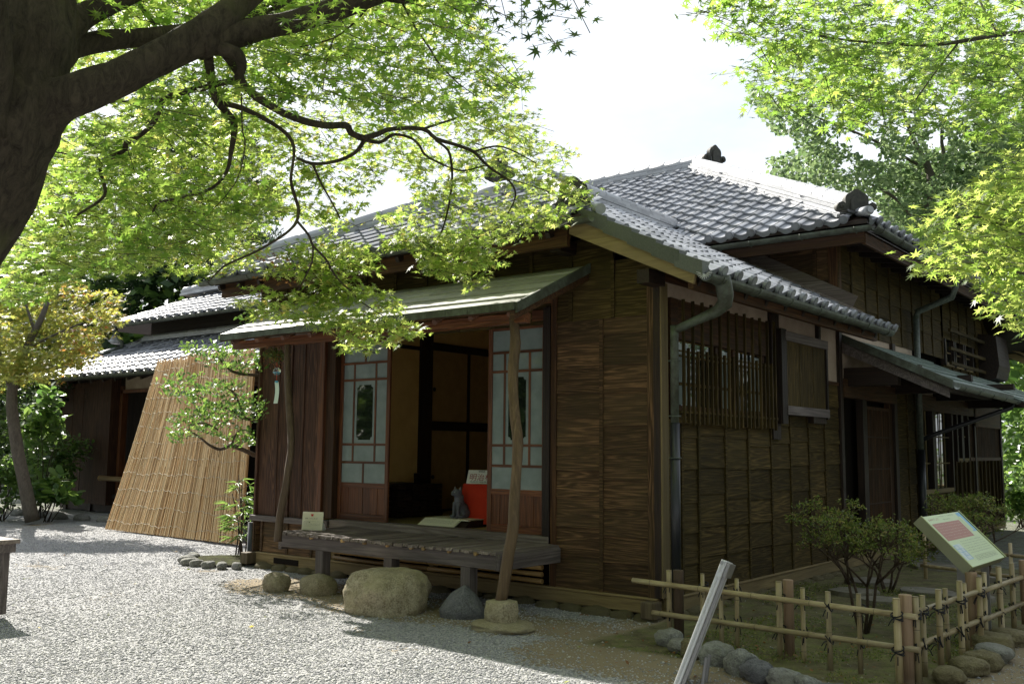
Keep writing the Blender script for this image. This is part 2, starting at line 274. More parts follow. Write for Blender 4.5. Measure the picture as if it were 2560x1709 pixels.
def pmat(p):
    m=Matrix.Translation(p.location)
    return (pmat(p.parent)@p.matrix_parent_inverse@m) if p.parent else m
def child(o,p): o.parent=p; o.matrix_parent_inverse=pmat(p).inverted()
def tag(o,label=None,cat=None,group=None,kind=None):
    if label: o['label']=label
    if cat: o['category']=cat
    if group: o['group']=group
    if kind: o['kind']=kind
    return o
def thing(name,loc,label,cat,group=None):
    o=bpy.data.objects.new(name,None); o.location=loc; o.empty_display_size=.2; COL.objects.link(o); return tag(o,label,cat,group)
def npmesh(name,co,faces_n,nf_verts,m,parent=None,var=None,smooth=False):
    """fast mesh: co (V,3), faces_n flat index array, nf_verts verts per face"""
    me=bpy.data.meshes.new(name); nf=len(faces_n)//nf_verts
    me.vertices.add(len(co)); me.vertices.foreach_set('co',co.astype(np.float32).ravel())
    me.loops.add(len(faces_n)); me.loops.foreach_set('vertex_index',faces_n.astype(np.int32))
    me.polygons.add(nf); me.polygons.foreach_set('loop_start',np.arange(nf,dtype=np.int32)*nf_verts)
    me.update(calc_edges=True)
    if var is not None:
        at=me.attributes.new('var','FLOAT','FACE'); at.data.foreach_set('value',var.astype(np.float32))
    if smooth: me.polygons.foreach_set('use_smooth',[True]*nf)
    me.materials.append(MATS[m]); me.validate(); o=bpy.data.objects.new(name,me); COL.objects.link(o)
    if parent: child(o,parent)
    return o
# frames: front wall (plane y=0, s=x) and side wall (plane x=0, s=y); o = distance out of the wall
def FR(s,z,o): return (s,-o,z)
def SD(s,z,o): return (o,s,z)
def fb(mb,F,s0,s1,z0,z1,o0,o1,var=None,tb=0,tt=0):    # box in a wall frame; tb/tt extra outwards at bottom/top
    p=[F(s0,z0,o0),F(s1,z0,o0),F(s1,z0,o1+tb),F(s0,z0,o1+tb),F(s0,z1,o0),F(s1,z1,o0),F(s1,z1,o1+tt),F(s0,z1,o1+tt)]
    mb.hexa(p,var)
def clap(mb,F,s0,s1,z0,z1,h,o=0.0,seed=0,th=.02,zs=None):
    rr=random.Random(seed); z=z0; k=0
    zz=[z0]
    while zz[-1]<z1-.06: zz.append(min(z1,zz[-1]+h*rr.uniform(.85,1.15)))
    if z1-zz[-1]>1e-3: zz[-1]=z1
    for a,b in zip(zz,zz[1:]):
        fb(mb,F,s0,s1,a,min(b+.012,z1),o-.01,o+.006,rr.random(),tb=.014+rr.uniform(-.003,.003),tt=0)
def boarded(name,F,s0,s1,z0,z1,battens,mat,parent,h=.25,seed=1,o=0,bw=.036,bo=.032,top=None):
    """horizontal lapped boards between upright battens"""
    mb=MB(); edges=[s0]+[b for b in battens if s0<b<s1]+[s1]
    for i,(a,b) in enumerate(zip(edges,edges[1:])): clap(mb,F,a,b,z0,z1,h,o,seed*31+i)
    for b in battens:
        if s0-.01<=b<=s1+.01: fb(mb,F,b-bw/2,b+bw/2,z0,z1,o,o+bo,random.uniform(0,.6))
    return mb.build(name,mat,parent)
# ---------------------------------------------------------------- tiled roofs
def tile_slope(name,P0,U,Wv,nu,nw,inside,parent,tw=.29,te=.262,eave=True,mat='tile',noround=False):
    P0=Vector(P0);U=Vector(U).normalized();Wv=Vector(Wv).normalized();N=U.cross(Wv).normalized()
    if N.z<0: N=-N
    ns=9; prof=[]
    for i in range(ns):
        t=i/(ns-1)
        prof.append(-.030*math.sin(math.pi*t/.68) if t<.68 else .026*math.sin(math.pi*(t-.68)/.32))
    mb=MB()
    for j in range(nw):
        for i in range(nu):
            if not inside((i+.5)*tw,(j+.5)*te): continue
            var=random.random(); j1=random.uniform(-.004,.004); j2=random.uniform(-.003,.003); vs=[]
            for (w,off) in ((j*te-.02,.012),(j*te-.02,.040),((j+1)*te+.0,.012)):
                for k in range(ns):
                    t=k/(ns-1); vs.append(P0+U*((i+t*1.06)*tw)+Wv*(w+j1)+N*(prof[k]+off+j2+.003*t))
            fs=[]
            for r in range(2):
                for k in range(ns-1): a=r*ns+k; fs.append((a,a+1,a+1+ns,a+ns))
            mb.add(vs[:2*ns],[f for f in fs[:ns-1]],var,False)
            mb.add(vs[ns:],[(a,a+1,a+1+ns,a+ns) for a in range(ns-1)],var,True)
            if j==0 and eave and not noround:      # round end disc and drooping lip of the eave tile
                c=P0+U*((i+.86)*tw)+Wv*(-.045)+N*.035
                mb.disc(c,-Wv,.054,.03,18,var*.4); mb.disc(c-Wv*.03,-Wv,.036,.006,14,var)
                lip=[]
                for k in range(ns):
                    t=k/(ns-1); q=P0+U*((i+t*.74)*tw)+Wv*(-.03)+N*(prof[min(ns-1,int(k*.8))]+.036); lip.append(q)
                lo=[q-N*(.045+.02*math.sin(math.pi*k/(ns-1))) for k,q in enumerate(lip)]
                mb.add(lip+lo,[(k,k+1,k+1+ns,k+ns) for k in range(ns-1)],var*.6)
    return mb.build(name,mat,parent)
def noshi(name,a,b,w,courses,r,parent,mat='ridge',hc=.045):
    """stacked ridge: flat courses and a half round capping, from a to b"""
    a=Vector(a);b=Vector(b); d=(b-a); Ln=d.length; d.normalize(); sd=d.cross(Vector((0,0,1))).normalized(); u=sd.cross(d)
    mb=MB()
    for c in range(courses):
        ww=w*(1-.09*c)+ (.03 if c%2==0 else 0); n=max(1,int(Ln/.30)); off=(c%2)*.15
        xs=[0]+[off+.30*k for k in range(1,n+1) if off+.30*k<Ln-.05]+[Ln]
        for x0,x1 in zip(xs,xs[1:]):
            p=a+d*((x0+x1)/2)+u*(hc*(c+.5)); mb.bar(a+d*(x0+.002)+u*hc*(c+.5),a+d*(x1-.002)+u*hc*(c+.5),ww,hc*.86,(u.x,u.y,u.z),random.random())
    n=max(1,int(Ln/.33))
    for k in range(n):
        x0=Ln*k/n;x1=Ln*(k+1)/n; rr=r*(1+.02*random.random()); c0=a+d*x0+u*(hc*courses); c1=a+d*(x1+.01)+u*(hc*courses)
        mb.tube([c0,c0+d*.02,c1],[rr*1.025,rr,rr*.99],14,True)
    return mb.build(name,mat,parent)
def onigawara(name,c,nrm,w,h,parent,mat='onig',scroll=True):
    c=Vector(c); nrm=Vector(nrm).normalized(); sd=nrm.cross(Vector((0,0,1))).normalized(); mb=MB()
    pts=[]
    for k in range(25):
        t=math.pi*k/24; r=1-.05*math.cos(6*t); pts.append(c+sd*(math.cos(t)*w*.40*r)+Vector((0,0,h*.35+math.sin(t)*h*.62*r)))
    pts=[c+sd*w*.5,*pts,c-sd*w*.5]
    mb.prism(pts,nrm*.09)
    inner=[c+sd*(math.cos(math.pi*k/16)*w*.24)+Vector((0,0,h*.30+math.sin(math.pi*k/16)*h*.42))+nrm*.09 for k in range(17)]
    mb.prism([c+sd*w*.22+nrm*.09,*inner,c-sd*w*.22+nrm*.09],nrm*.03)
    if scroll:
        for q in (-1,1):
            cc=c+sd*(q*w*.50)+Vector((0,0,h*.22))
            mb.tube([cc-nrm*.02,cc+nrm*.10],h*.19,14,True); mb.tube([cc+nrm*.10,cc+nrm*.125],h*.11,12,True); mb.tube([cc+nrm*.12,cc+nrm*.14],h*.05,10,True)
    return mb.build(name,mat,parent)
def gutter(name,pts,parent,r=.055,mat='copper',bands=6):
    """half round open gutter along pts"""
    mb=MB(); pts=[Vector(p) for p in pts]
    for a,b in zip(pts,pts[1:]):
        d=(b-a).normalized(); sd=d.cross(Vector((0,0,1))).normalized(); vs=[]
        for p in (a,b):
            for k in range(9):
                t=math.pi*k/8; vs.append(p+sd*math.cos(t)*r-Vector((0,0,1))*math.sin(t)*r)
            for k in range(9):
                t=math.pi*(8-k)/8; vs.append(p+sd*math.cos(t)*r*.9-Vector((0,0,1))*math.sin(t)*r*.9)
        mb.add(vs,[(k,(k+1)%18,(k+1)%18+18,k+18) for k in range(18)]+[tuple(range(9))+tuple(range(9,18)),tuple(range(35,17,-1))],None,False)
        n=int((b-a).length/.75)
        for i in range(n+1):
            p=a+(b-a)*((i+.3)/(n+.6)); ring=[p+sd*math.cos(math.pi*k/8)*r*1.08-Vector((0,0,1))*math.sin(math.pi*k/8)*r*1.08 for k in range(9)]
            mb.tube(ring,.006,5,True,.1)
    return mb.build(name,mat,parent)
# ================================================================ the ground
def ground_h(x,y):
    h=.018*mnoise.noise(Vector((x*.9,y*.9,0)))+.008*mnoise.noise(Vector((x*3.1,y*3.1,3)))
    h-= .03*max(0,min(1,(-y-1.6)/2)) if x<1 else 0
    return h-.012
def mask_soil(x,y):
    d=-y                                   # strip of sandy soil along the front of the house
    m=0
    if y<0.3 and x<.6: m=max(0,1-abs(d-.9)/1.0)*(1 if x>-4.2 else max(0,1-(-4.2-x)/1.2))
    m=max(m,.42*max(0,min(1,mnoise.noise(Vector((x*.55+3,y*.8,2)))*2.2-.1)))
    if x>-.9: m=max(m,min(1,(x+.9)/1.2)*max(0,1-max(0,(d-1.7)/.7)))
    return m
def mask_moss(x,y):
    if x>2.50: return 0
    m=0
    if x>.02 and y>-1.25+.0*x: m=1
    m=max(m,.75*max(0,1-math.hypot((x-.35)/1.1,(y+1.1)/.7)))
    return m
def make_ground():
    # fine sheet where it is seen close, coarse sheet to the horizon
    xs=np.concatenate([-np.geomspace(14,400,16)[::-1],np.arange(-13.5,4.6,.1),np.geomspace(4.8,400,18)])
    ys=np.concatenate([-np.geomspace(7.3,400,16)[::-1],np.arange(-7,6.1,.1),np.geomspace(6.4,400,18)])
    X,Y=np.meshgrid(xs,ys); co=np.zeros((X.size,3)); co[:,0]=X.ravel(); co[:,1]=Y.ravel()
    var=np.zeros(X.size); mo=np.zeros(X.size)
    for i in range(X.size):
        x,y=co[i,0],co[i,1]
        if -14<x<4.7 and -7.1<y<6.2: co[i,2]=ground_h(x,y); var[i]=mask_soil(x,y); mo[i]=mask_moss(x,y)
        else: co[i,2]=-.015; mo[i]=1 if (y>6 or x<-14.5) else 0
    nx=len(xs);ny=len(ys); I=np.arange(nx*ny).reshape(ny,nx)
    q=np.stack([I[:-1,:-1],I[:-1,1:],I[1:,1:],I[1:,:-1]],-1).reshape(-1)
    me=bpy.data.meshes.new('ground'); me.vertices.add(len(co)); me.vertices.foreach_set('co',co.ravel())
    me.loops.add(len(q)); me.loops.foreach_set('vertex_index',q.astype(np.int32)); me.polygons.add(len(q)//4); me.polygons.foreach_set('loop_start',np.arange(len(q)//4,dtype=np.int32)*4)
    me.update(calc_edges=True); me.polygons.foreach_set('use_smooth',[True]*(len(q)//4))
    for nm,a in (('var',var),('moss',mo)): at=me.attributes.new(nm,'FLOAT','POINT'); at.data.foreach_set('value',a)
    me.materials.append(MATS['ground']); o=bpy.data.objects.new('ground',me); COL.objects.link(o); tag(o,'pale grey gravel yard with sandy soil and moss along the house','ground',kind='structure')
def scatter_chips():
    """loose gravel chips, many small irregular stones"""
    base=np.array([(1,0,0),(-1,0,0),(0,1,0),(0,-1,0),(0,0,1),(0,0,-1)],float)
    tri=np.array([(0,2,4),(2,1,4),(1,3,4),(3,0,4),(2,0,5),(1,2,5),(3,1,5),(0,3,5)])
    P=[];
    n=0; cx,cy=CAM.x,CAM.y
    while n<125000:
        k=60000; x=rng.uniform(-12.5,3.4,k); y=rng.uniform(-5.6,1.9,k)
        d=np.hypot(x-cx,y-cy); keep=rng.random(k)<np.clip((6.2/d)**1.7,0,1)
        # only in the part the lens can see, with a margin
        ang=np.degrees(np.arctan2(x-cx,y-cy)); keep&=(ang>-68)&(ang<-6)&(d>4.6)
        soil=np.array([mask_soil(a,b) if kk else 0 for a,b,kk in zip(x,y,keep)]); moss=np.array([mask_moss(a,b) if kk else 0 for a,b,kk in zip(x,y,keep)])
        cl=np.array([mnoise.noise(Vector((a*2.2,b*2.2,5)))*.5+.5 if kk else 0 for a,b,kk in zip(x,y,keep)])
        keep&=(rng.random(k)>np.clip(soil*1.0-.45*(cl-.4),0,.86))&(rng.random(k)>moss*.97)
        keep&=~((x>-5.7)&(x<0.1)&(y>-.02))&~((x<-13)&(y>2.7))
        P.append(np.stack([x[keep],y[keep]],1)); n+=keep.sum()
    P=np.concatenate(P)[:125000]; N=len(P)
    z=np.array([ground_h(a,b) for a,b in P]); s=rng.gamma(4,.0011,N)+.003; s=np.clip(s,.0035,.017)
    ax=rng.uniform(.6,1.3,(N,3))*np.array([1,1,.55]); th=rng.uniform(0,6.28,N); tl=rng.uniform(-.5,.5,N)
    v=base[None]*ax[:,None]*s[:,None,None]*(1+rng.uniform(-.25,.25,(N,6,1)))
    c,sn=np.cos(tl)[:,None],np.sin(tl)[:,None]; v0=v[...,0]*c-v[...,2]*sn; v2=v[...,0]*sn+v[...,2]*c; v[...,0]=v0; v[...,2]=v2
    c,sn=np.cos(th)[:,None],np.sin(th)[:,None]; a=v[...,0]*c-v[...,1]*sn; b=v[...,0]*sn+v[...,1]*c; v[...,0]=a; v[...,1]=b
    v+=np.concatenate([P,(z+s*.18)[:,None]],1)[:,None]
    F=(tri[None]+6*np.arange(N)[:,None,None]).ravel(); var=np.repeat(rng.random(N),8)
    o=npmesh('gravel',v.reshape(-1,3),F,3,'chips',var=var); tag(o,'loose grey gravel chips covering the yard','gravel',kind='stuff')
make_ground(); scatter_chips()
# ================================================================ the wooden house
H=thing('wooden_house',(0,0,0),'old dark timber house with grey tiled hipped roofs and a copper canopy','house')
def part(mb,name,m,parent=None,bevel=0): return mb.build(name,m,parent or H,bevel)
# ---- sills
m=MB(); m.box(-5.55,-.02,-.045,.10,.03,.145,.4); m.box(-5.55,-.02,-.055,.02,.145,.165,.7); part(m,'sill_beam','pale_x',bevel=.006)
m=MB(); m.box(-.10,.045,.05,13,.03,.145,.2); m.box(-.02,.055,.05,13,.145,.165,.3); part(m,'sill_beam','pale_y',bevel=.006)
m=MB(); m.box(-.115,.03,-.16,-.046,.005,.145,.5); part(m,'sill_end','board_end',bevel=.006)
m=MB(); m.box(-5.70,-5.57,-.16,.02,.02,.155,.5); part(m,'sill_end','board_end',bevel=.006)
# ---- corner and wall posts
def post(F,s0,s1,z0,z1,o0,o1,mt='post_z'): mm=MB(); fb(mm,F,s0,s1,z0,z1,o0,o1); return part(mm,'post',mt,bevel=.004)
post(FR,-.115,-.045,.165,2.93,-.1,.028,'wall_z'); post(FR,-.043,.03,.165,2.9,-.1,.022,'pale_z'); post(SD,-.03,.055,.165,3.0,-.05,.016,'dark_z')
post(FR,-1.245,-1.165,.50,2.78,-.1,.05,'dark_z'); post(FR,-1.163,-1.10,.165,2.9,-.1,.032,'post_z')
post(FR,-4.475,-4.385,.62,2.75,-.1,.06,'red_z'); post(FR,-4.383,-4.235,.62,2.75,-.1,.025,'post_z')
# ---- front wall right of the opening: lapped boards, clipped by the verge: upper part in steps
boarded('front_wall',FR,-1.10,-.115,.165,2.62,[-.595],'wall_x',H,.26,3)
def gtop(x): return 2.62+.0 if x>0 else min(3.30,3.215-.53*(x+0))   # underside of the sloping roof
m=MB()
for x0 in np.arange(-5.64,-.02,.47):
    x1=min(x0+.47,-.02); zt=min(3.50,3.14-.54*x1)
    clap(m,FR,x0,x1,2.62,zt,.26,0,int(x0*10)+77); fb(m,FR,x0-.018,x0+.018,2.62,zt,0,.032,.3)
part(m,'front_wall_upper','side_x')
# ---- shutter box left of the opening with upright planks
m=MB(); e=[-5.62,-5.575,-5.235,-4.99,-4.755,-4.53,-4.475]
for i,(a,b) in enumerate(zip(e,e[1:])): fb(m,FR,a+.005,b-.005,.60,2.72,-.06,[.06,.03,.040,.022,.042,.05][i],[.9,.75,.35,.2,.55,.9][i])
fb(m,FR,-5.24,-5.21,.60,2.72,0,.05,.1); fb(m,FR,-4.765,-4.735,.6,2.72,0,.055,.2)
o=part(m,'shutter_box','plank_z',bevel=.003); o['label']='shutter box of upright reddish brown planks'
m=MB(); fb(m,FR,-5.66,-4.235,.535,.60,-.05,.085,.5); fb(m,FR,-5.64,-4.235,2.72,2.80,-.05,.08,.2); m.each('shutter_box_rail','fascia_x',H,.004)
boarded('base_wall',FR,-5.52,-4.25,.165,.535,[-5.48,-5.0,-4.56],'wall_x',H,.2,9)
# ---- left end wall of the room
boarded('end_wall',lambda s,z,o:(-5.64-o,s,z),.0,4.4,.1,3.4,list(np.arange(0,4.4,.5)),'wall_y',H,.28,15)
# ---- crawl space vent of bamboo laths
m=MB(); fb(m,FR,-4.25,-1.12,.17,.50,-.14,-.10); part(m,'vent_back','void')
m=MB()
for k in range(5):
    z=.195+k*.062
    for x0 in (-4.18,-2.72): m.tube([(x0+1.46*t/5,-.012+random.uniform(-.004,.004),z+random.uniform(-.006,.006)) for t in range(6)],[.023+.002*(t%2) for t in range(6)],7)
m.each('vent_bamboo','bamboo_old_x',H)
m=MB()
for x in (-4.215,-2.70,-1.16): fb(m,FR,x-.03,x+.03,.165,.50,-.08,-.01+ (0.01))
m.each('vent_frame','pale_z',H)
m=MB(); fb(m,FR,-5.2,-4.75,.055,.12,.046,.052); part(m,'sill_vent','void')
# ---- threshold, head rail
m=MB(); fb(m,FR,-4.235,-1.165,.50,.615,-.15,.055,.5); part(m,'threshold','grey_x',bevel=.006)
m=MB(); fb(m,FR,-4.40,-1.165,2.655,2.76,-.12,.03,.4); fb(m,FR,-4.40,-1.165,2.762,2.95,-.12,.01,.6); m.each('head_rail','red_x',H,.004)
# ---- glazed sliding doors
def gdoor(x0,x1,off):
    d=MB(); st=.052; z0,z1=.617,2.655
    fb(d,FR,x0,x0+st,z0,z1,off-.03,off,.5); fb(d,FR,x1-st,x1,z0,z1,off-.03,off,.6)
    root=part(d,'sliding_door','red_z',bevel=.003)
    w=x1-x0-2*st; a=x0+st; b=x1-st
    r=MB(); 
    for z,h in ((z0+.035,.07),(1.005,.055),(1.258,.026),(1.458,.026),(2.185,.026),(2.375,.026),(z1-.03,.06)): fb(r,FR,a,b,z-h/2,z+h/2,off-.027,off-.004)
    r.each('door_rail',MATS['red_x'],root)
    q=MB(); x13=a+w*.25; x23=a+w*.75; xm=(a+b)/2
    for x,za,zb in ((x13,1.271,2.362),(x23,1.271,2.362),(xm,1.03,1.245),(xm,2.388,2.60)): fb(q,FR,x-.012,x+.012,za,zb,off-.025,off-.006)
    q.each('glazing_bar',MATS['red_z'],root)
    lp=MB(); n=6
    for k in range(n): fb(lp,FR,a+w*k/n+.002,a+w*(k+1)/n-.002,.69,.98,off-.022,off-.014-.003*(k%2))
    fb(lp,FR,a,b,.69,.98,off-.03,off-.022,.1)
    lp.build('lower_panel',MATS['red_z'],root)
    def pane(xa,xb,za,zb,mt='frost'):
        g=MB(); fb(g,FR,xa,xb,za,zb,off-.018,off-.013); return g.build('glass_pane',MATS[mt],root)
    for xa,xb in ((a,xm-.012),(xm+.012,b)): pane(xa,xb,1.032,1.245); pane(xa,xb,2.388,2.625)
    for za,zb in ((1.271,1.445),(1.471,2.172),(2.198,2.362)):
        pane(a,x13-.012,za,zb); pane(x23+.012,b,za,zb)
        if za!=1.471: pane(x13+.012,x23-.012,za,zb)
    # centre pane: frosted border round a clear window with notched corners
    xa,xb,za,zb=x13+.012,x23-.012,1.471,2.172; bx=.035; c=.03
    out=[(xa,za),(xb,za),(xb,zb),(xa,zb)]
    X0,X1,Z0,Z1=xa+bx,xb-bx,za+.04,zb-.045
    inn=[(X0+c,Z0),(X1-c,Z0),(X1-c,Z0+c*.5),(X1-c*.5,Z0+c),(X1,Z0+c),(X1,Z1-c),(X1-c*.5,Z1-c),(X1-c,Z1-c*.5),(X1-c,Z1),(X0+c,Z1),(X0+c,Z1-c*.5),(X0+c*.5,Z1-c),(X0,Z1-c),(X0,Z0+c),(X0+c*.5,Z0+c),(X0+c,Z0+c*.5)]
    g=MB(); P=[FR(x,z,off-.012) for x,z in inn]; g.add(P,[tuple(range(16))]); g.build('clear_pane',MATS['glass'],root)
    g=MB(); vs=[FR(x,z,off-.0125) for x,z in out+inn]
    g.add(vs,[(0,1,5,4),(1,6,5),(1,7,6),(1,8,7),(1,2,9,8),(2,10,9),(2,11,10),(2,12,11),(2,3,13,12),(3,14,13),(3,15,14),(3,16,15),(3,0,17,16),(0,18,17),(0,19,18),(0,4,19)]); g.build('glass_pane',MATS['frost'],root)
    fb2=MB(); fb(fb2,FR,xa,xb,za,zb,off-.022,off-.019); fb2.build('pane_back',MATS['void'],root)
    return root
gdoor(-4.232,-3.42,-.055).__setitem__('label','left glazed sliding door')
gdoor(-1.975,-1.247,-.015).__setitem__('label','right glazed sliding door')
# ---- the room inside
m=MB(); m.box(-4.5,-.05,.13,4.3,.50,.60); part(m,'tatami_floor','tatami')
m=MB(); m.box(-4.4,-.05,.055,.13,.50,.603); part(m,'floor_edge','grey_x')
m=MB(); m.box(-4.58,-4.50,.1,1.63,.6,3.1); part(m,'ochre_wall','ochre')
m=MB(); m.box(-4.58,-4.47,1.63,1.86,.6,3.1); m.box(-4.58,-4.485,1.86,4.3,2.72,2.82); m.box(-4.58,-4.485,1.86,4.3,1.66,1.78); m.box(-4.58,-4.49,.1,1.63,2.69,2.74); m.box(-4.58,-4.485,1.86,4.3,.6,.63); m.each('inner_frame','dark_z',H)
m=MB(); m.box(-4.58,-4.51,1.86,4.3,2.82,3.1); part(m,'small_wall','ochre')
for za,zb in ((.63,1.66),(1.78,2.72)):
    for i,(ya,yb) in enumerate(((1.87,2.60),(2.66,3.6))):
        m=MB(); m.box(-4.56,-4.515+.0*i,ya,yb,za,zb); f=part(m,'fusuma','fusuma')
        e=MB(); e.box(-4.56,-4.507,yb,yb+.055,za,zb); e.build('fusuma_edge',MATS['black'],f)
        if i==0:
            e=MB(); e.disc((-4.515,ya+.07,za+.42),(1,0,0),.028,.006,16); e.build('finger_pull',MATS['black'],f)
m=MB(); m.box(-4.6,-.02,4.2,4.28,.6,3.1); part(m,'back_wall','ochre')
m=MB(); m.box(-4.6,-.02,.1,4.3,3.1,3.14); part(m,'ceiling','pale_y')
m=MB(); m.box(-.12,-.1,.1,4.3,.2,3.1); m.box(-1.1,-.1,.08,.1,.2,3.05); m.box(-5.6,-4.4,.08,.1,.2,3.05);  m.box(-5.6,-.1,.08,.1,2.98,3.1); part(m,'inner_lining','ochre')
# ---- side wall
boarded('side_wall',SD,.055,4.37,.165,1.70,[.345,.666,1.221,1.733,2.291,2.807,3.34,3.836,4.35],'side_y',H,.27,21)
boarded('side_wall',SD,3.74,4.37,1.70,2.24,[3.836,4.35],'side_y',H,.27,22)
m=MB(); fb(m,SD,.06,2.45,2.79,2.93,-.08,.004); fb(m,SD,2.45,3.7,2.70,3.0,-.08,.003); fb(m,SD,3.70,4.33,2.28,2.95,-.08,.004); fb(m,SD,4.42,7.5,2.33,2.95,-.08,.004); fb(m,SD,7.6,10.9,2.30,2.75,-.08,.004)
m.each('plaster_panel','plaster',H)
m=MB(); fb(m,SD,.055,2.5,2.92,3.06,-.06,.03); fb(m,SD,2.5,4.5,2.95,3.06,-.06,.03); fb(m,SD,3.70,4.38,2.235,2.275,-.02,.03); m.each('wall_plate','post_y',H)
for s0,s1,z0,z1 in ((2.30,2.50,1.55,2.95),(4.33,4.42,.165,2.95),(6.43,6.56,.165,2.95),(3.65,3.72,2.7,2.95),(10.9,11.0,.165,2.75),(12.9,13.02,.1,4.5)): post(SD,s0,s1,z0,z1,-.08,.05,'dark_z')
# lattice window
m=MB(); fb(m,SD,.17,.30,1.70,2.79,-.05,.02); fb(m,SD,.3,2.3,2.43,2.79,-.05,.01,.4); g=part(m,'window_lintel','post_y')
m=MB(); fb(m,SD,.3,2.3,1.78,2.42,-.06,-.045); lw=part(m,'lattice_window','glass'); lw['label']='wide window behind an upright wooden lattice'
m=MB()
for s0 in (.3,1.12,1.2,1.5,2.2): fb(m,SD,s0,s0+.05,1.78,2.45,-.045,-.02)
fb(m,SD,.3,2.3,2.02,2.045,-.044,-.025); fb(m,SD,.3,2.3,1.76,1.83,-.05,.0); m.each('sash',MATS['post_y'],lw)
m=MB(); fb(m,SD,.42,.60,1.84,2.4,-.044,-.040); fb(m,SD,1.25,1.47,1.84,2.4,-.044,-.040); fb(m,SD,1.95,2.2,1.84,2.4,-.044,-.040); m.each('frosted_strip',MATS['frost'],lw)
m=MB(); fb(m,SD,.2,2.31,1.665,1.745,0,.06); fb(m,SD,.2,2.31,1.755,1.775,.0,.10); 
for z in (2.30,2.255,2.0): fb(m,SD,.2,2.31,z,z+.016,.075,.09)
m.each('lattice_rail',MATS['side_y'],lw)
m=MB(); s=.24; k=0
while s<2.30:
    tall=k%2==0; fb(m,SD,s,s+.019,1.66+random.uniform(-.02,.01),(2.78 if tall else 2.335)+random.uniform(-.01,.01),.088,.115); s+=.0905; k+=1
m.each('lattice_bar',MATS['side_z'],lw)
# shutter pocket on brackets
m=MB()
for a,b in ((2.56,2.91),(2.92,3.31),(3.32,3.68)): fb(m,SD,a,b,1.90,2.62,.085,.10)
sb=part(m,'shutter_pocket','pale_z'); sb['label']='shallow shutter pocket of three upright planks'; sb.data.materials[0]=MATS['side_z']
m=MB(); fb(m,SD,2.52,3.74,1.82,1.915,.0,.125); fb(m,SD,2.50,3.74,2.62,2.72,-.0,.125); m.each('pocket_rail',MATS['fascia_y'],sb)
m=MB(); fb(m,SD,2.40,2.54,1.72,2.74,.0,.115); fb(m,SD,3.69,3.735,1.80,2.7,.0,.12); fb(m,SD,3.3,3.7,1.75,1.82,0,.1); m.each('pocket_side',MATS['dark_z'],sb)
boarded('side_wall',SD,2.42,3.74,1.70,2.70,[2.8,3.3],'side_y',H,.27,26)
m=MB(); fb(m,SD,.06,.31,1.70,2.80,-.05,-.02); fb(m,SD,2.29,2.5,1.7,2.8,-.05,-.02); fb(m,SD,.06,2.5,1.69,1.79,-.05,-.01); part(m,'wall_backing','dark_y')
# entrance: lintel, open door, lattice door, panels
m=MB(); fb(m,SD,4.42,6.50,2.10,2.33,-.05,.06,.5); part(m,'door_lintel','post_y',bevel=.005)
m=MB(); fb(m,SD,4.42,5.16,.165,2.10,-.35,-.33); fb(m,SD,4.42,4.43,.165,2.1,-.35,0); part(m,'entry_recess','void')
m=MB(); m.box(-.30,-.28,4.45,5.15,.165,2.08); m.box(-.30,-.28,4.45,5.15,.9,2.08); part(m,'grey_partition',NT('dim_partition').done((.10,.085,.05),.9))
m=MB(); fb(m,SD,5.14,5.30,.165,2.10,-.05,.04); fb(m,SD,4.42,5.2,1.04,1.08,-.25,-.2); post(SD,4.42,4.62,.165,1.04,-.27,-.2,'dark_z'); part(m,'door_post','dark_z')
m=MB(); fb(m,SD,5.32,6.30,.165,2.03,-.04,-.035); ld=part(m,'lattice_door','dark_z'); ld['label']='sliding entrance door of fine upright slats'
m=MB()
for k in range(21): s=5.36+k*.0445; fb(m,SD,s,s+.02,.2,2.0,-.035,.0)
m.each('slat',MATS['post_z'],ld)
m=MB()
for z in (.2,.75,1.2,1.62,1.99): fb(m,SD,5.32,6.30,z,z+(.04 if z in(.2,1.99) else .018),-.03,.006)
fb(m,SD,5.32,5.36,.2,2.03,-.03,.01); fb(m,SD,6.27,6.31,.2,2.03,-.03,.01); m.build('door_frame',MATS['post_z'],ld)
m=MB(); fb(m,SD,6.31,6.43,.165,2.1,-.06,.01); part(m,'door_stile','post_z')
boarded('side_wall',SD,6.56,7.55,.165,2.33,[6.6,7.1,7.5],'side_y',H,.27,23)
m=MB(); fb(m,SD,7.55,10.9,2.07,2.30,-.05,.05,.6); fb(m,SD,10.9,13.0,1.9,2.28,-.05,.05,.9); part(m,'window_lintel','post_y')
def win(s0,s1,z0,z1,nb,zs,parent=H,o=0):
    g=MB(); fb(g,SD,s0,s1,z0,z1,-.05+o,-.045+o); w=part(g,'window','glass')
    f=MB(); fb(f,SD,s0-.05,s0+.02,z0-.04,z1+.02,-.05+o,.03+o); fb(f,SD,s1-.02,s1+.05,z0-.04,z1+.02,-.05+o,.03+o); f.each('window_frame',MATS['dark_z'],w)
    f=MB(); fb(f,SD,s0,s1,z0-.05,z0+.015,-.05+o,.03+o)
    for z in zs: fb(f,SD,s0,s1,z,z+.02,-.04+o,-.02+o)
    f.each('sash_rail',MATS['pale_y'],w)
    f=MB()
    for k in range(nb): s=s0+(s1-s0)*(k+1)/(nb+1); fb(f,SD,s-.008,s+.008,z0,z1,-.04+o,-.025+o)
    f.each('glazing_bar',MATS['pale_z'],w); return w
win(7.62,8.38,.86,2.07,3,(1.26,1.67)); win(8.48,9.50,.86,2.07,3,(1.26,1.67)); win(9.85,10.12,1.33,2.05,1,(1.7,)); win(10.22,10.55,1.33,2.05,1,(1.7,))
boarded('side_wall',SD,7.55,9.6,.165,.80,[7.6,8.1,8.6,9.1,9.6],'side_y',H,.3,24)
m=MB()
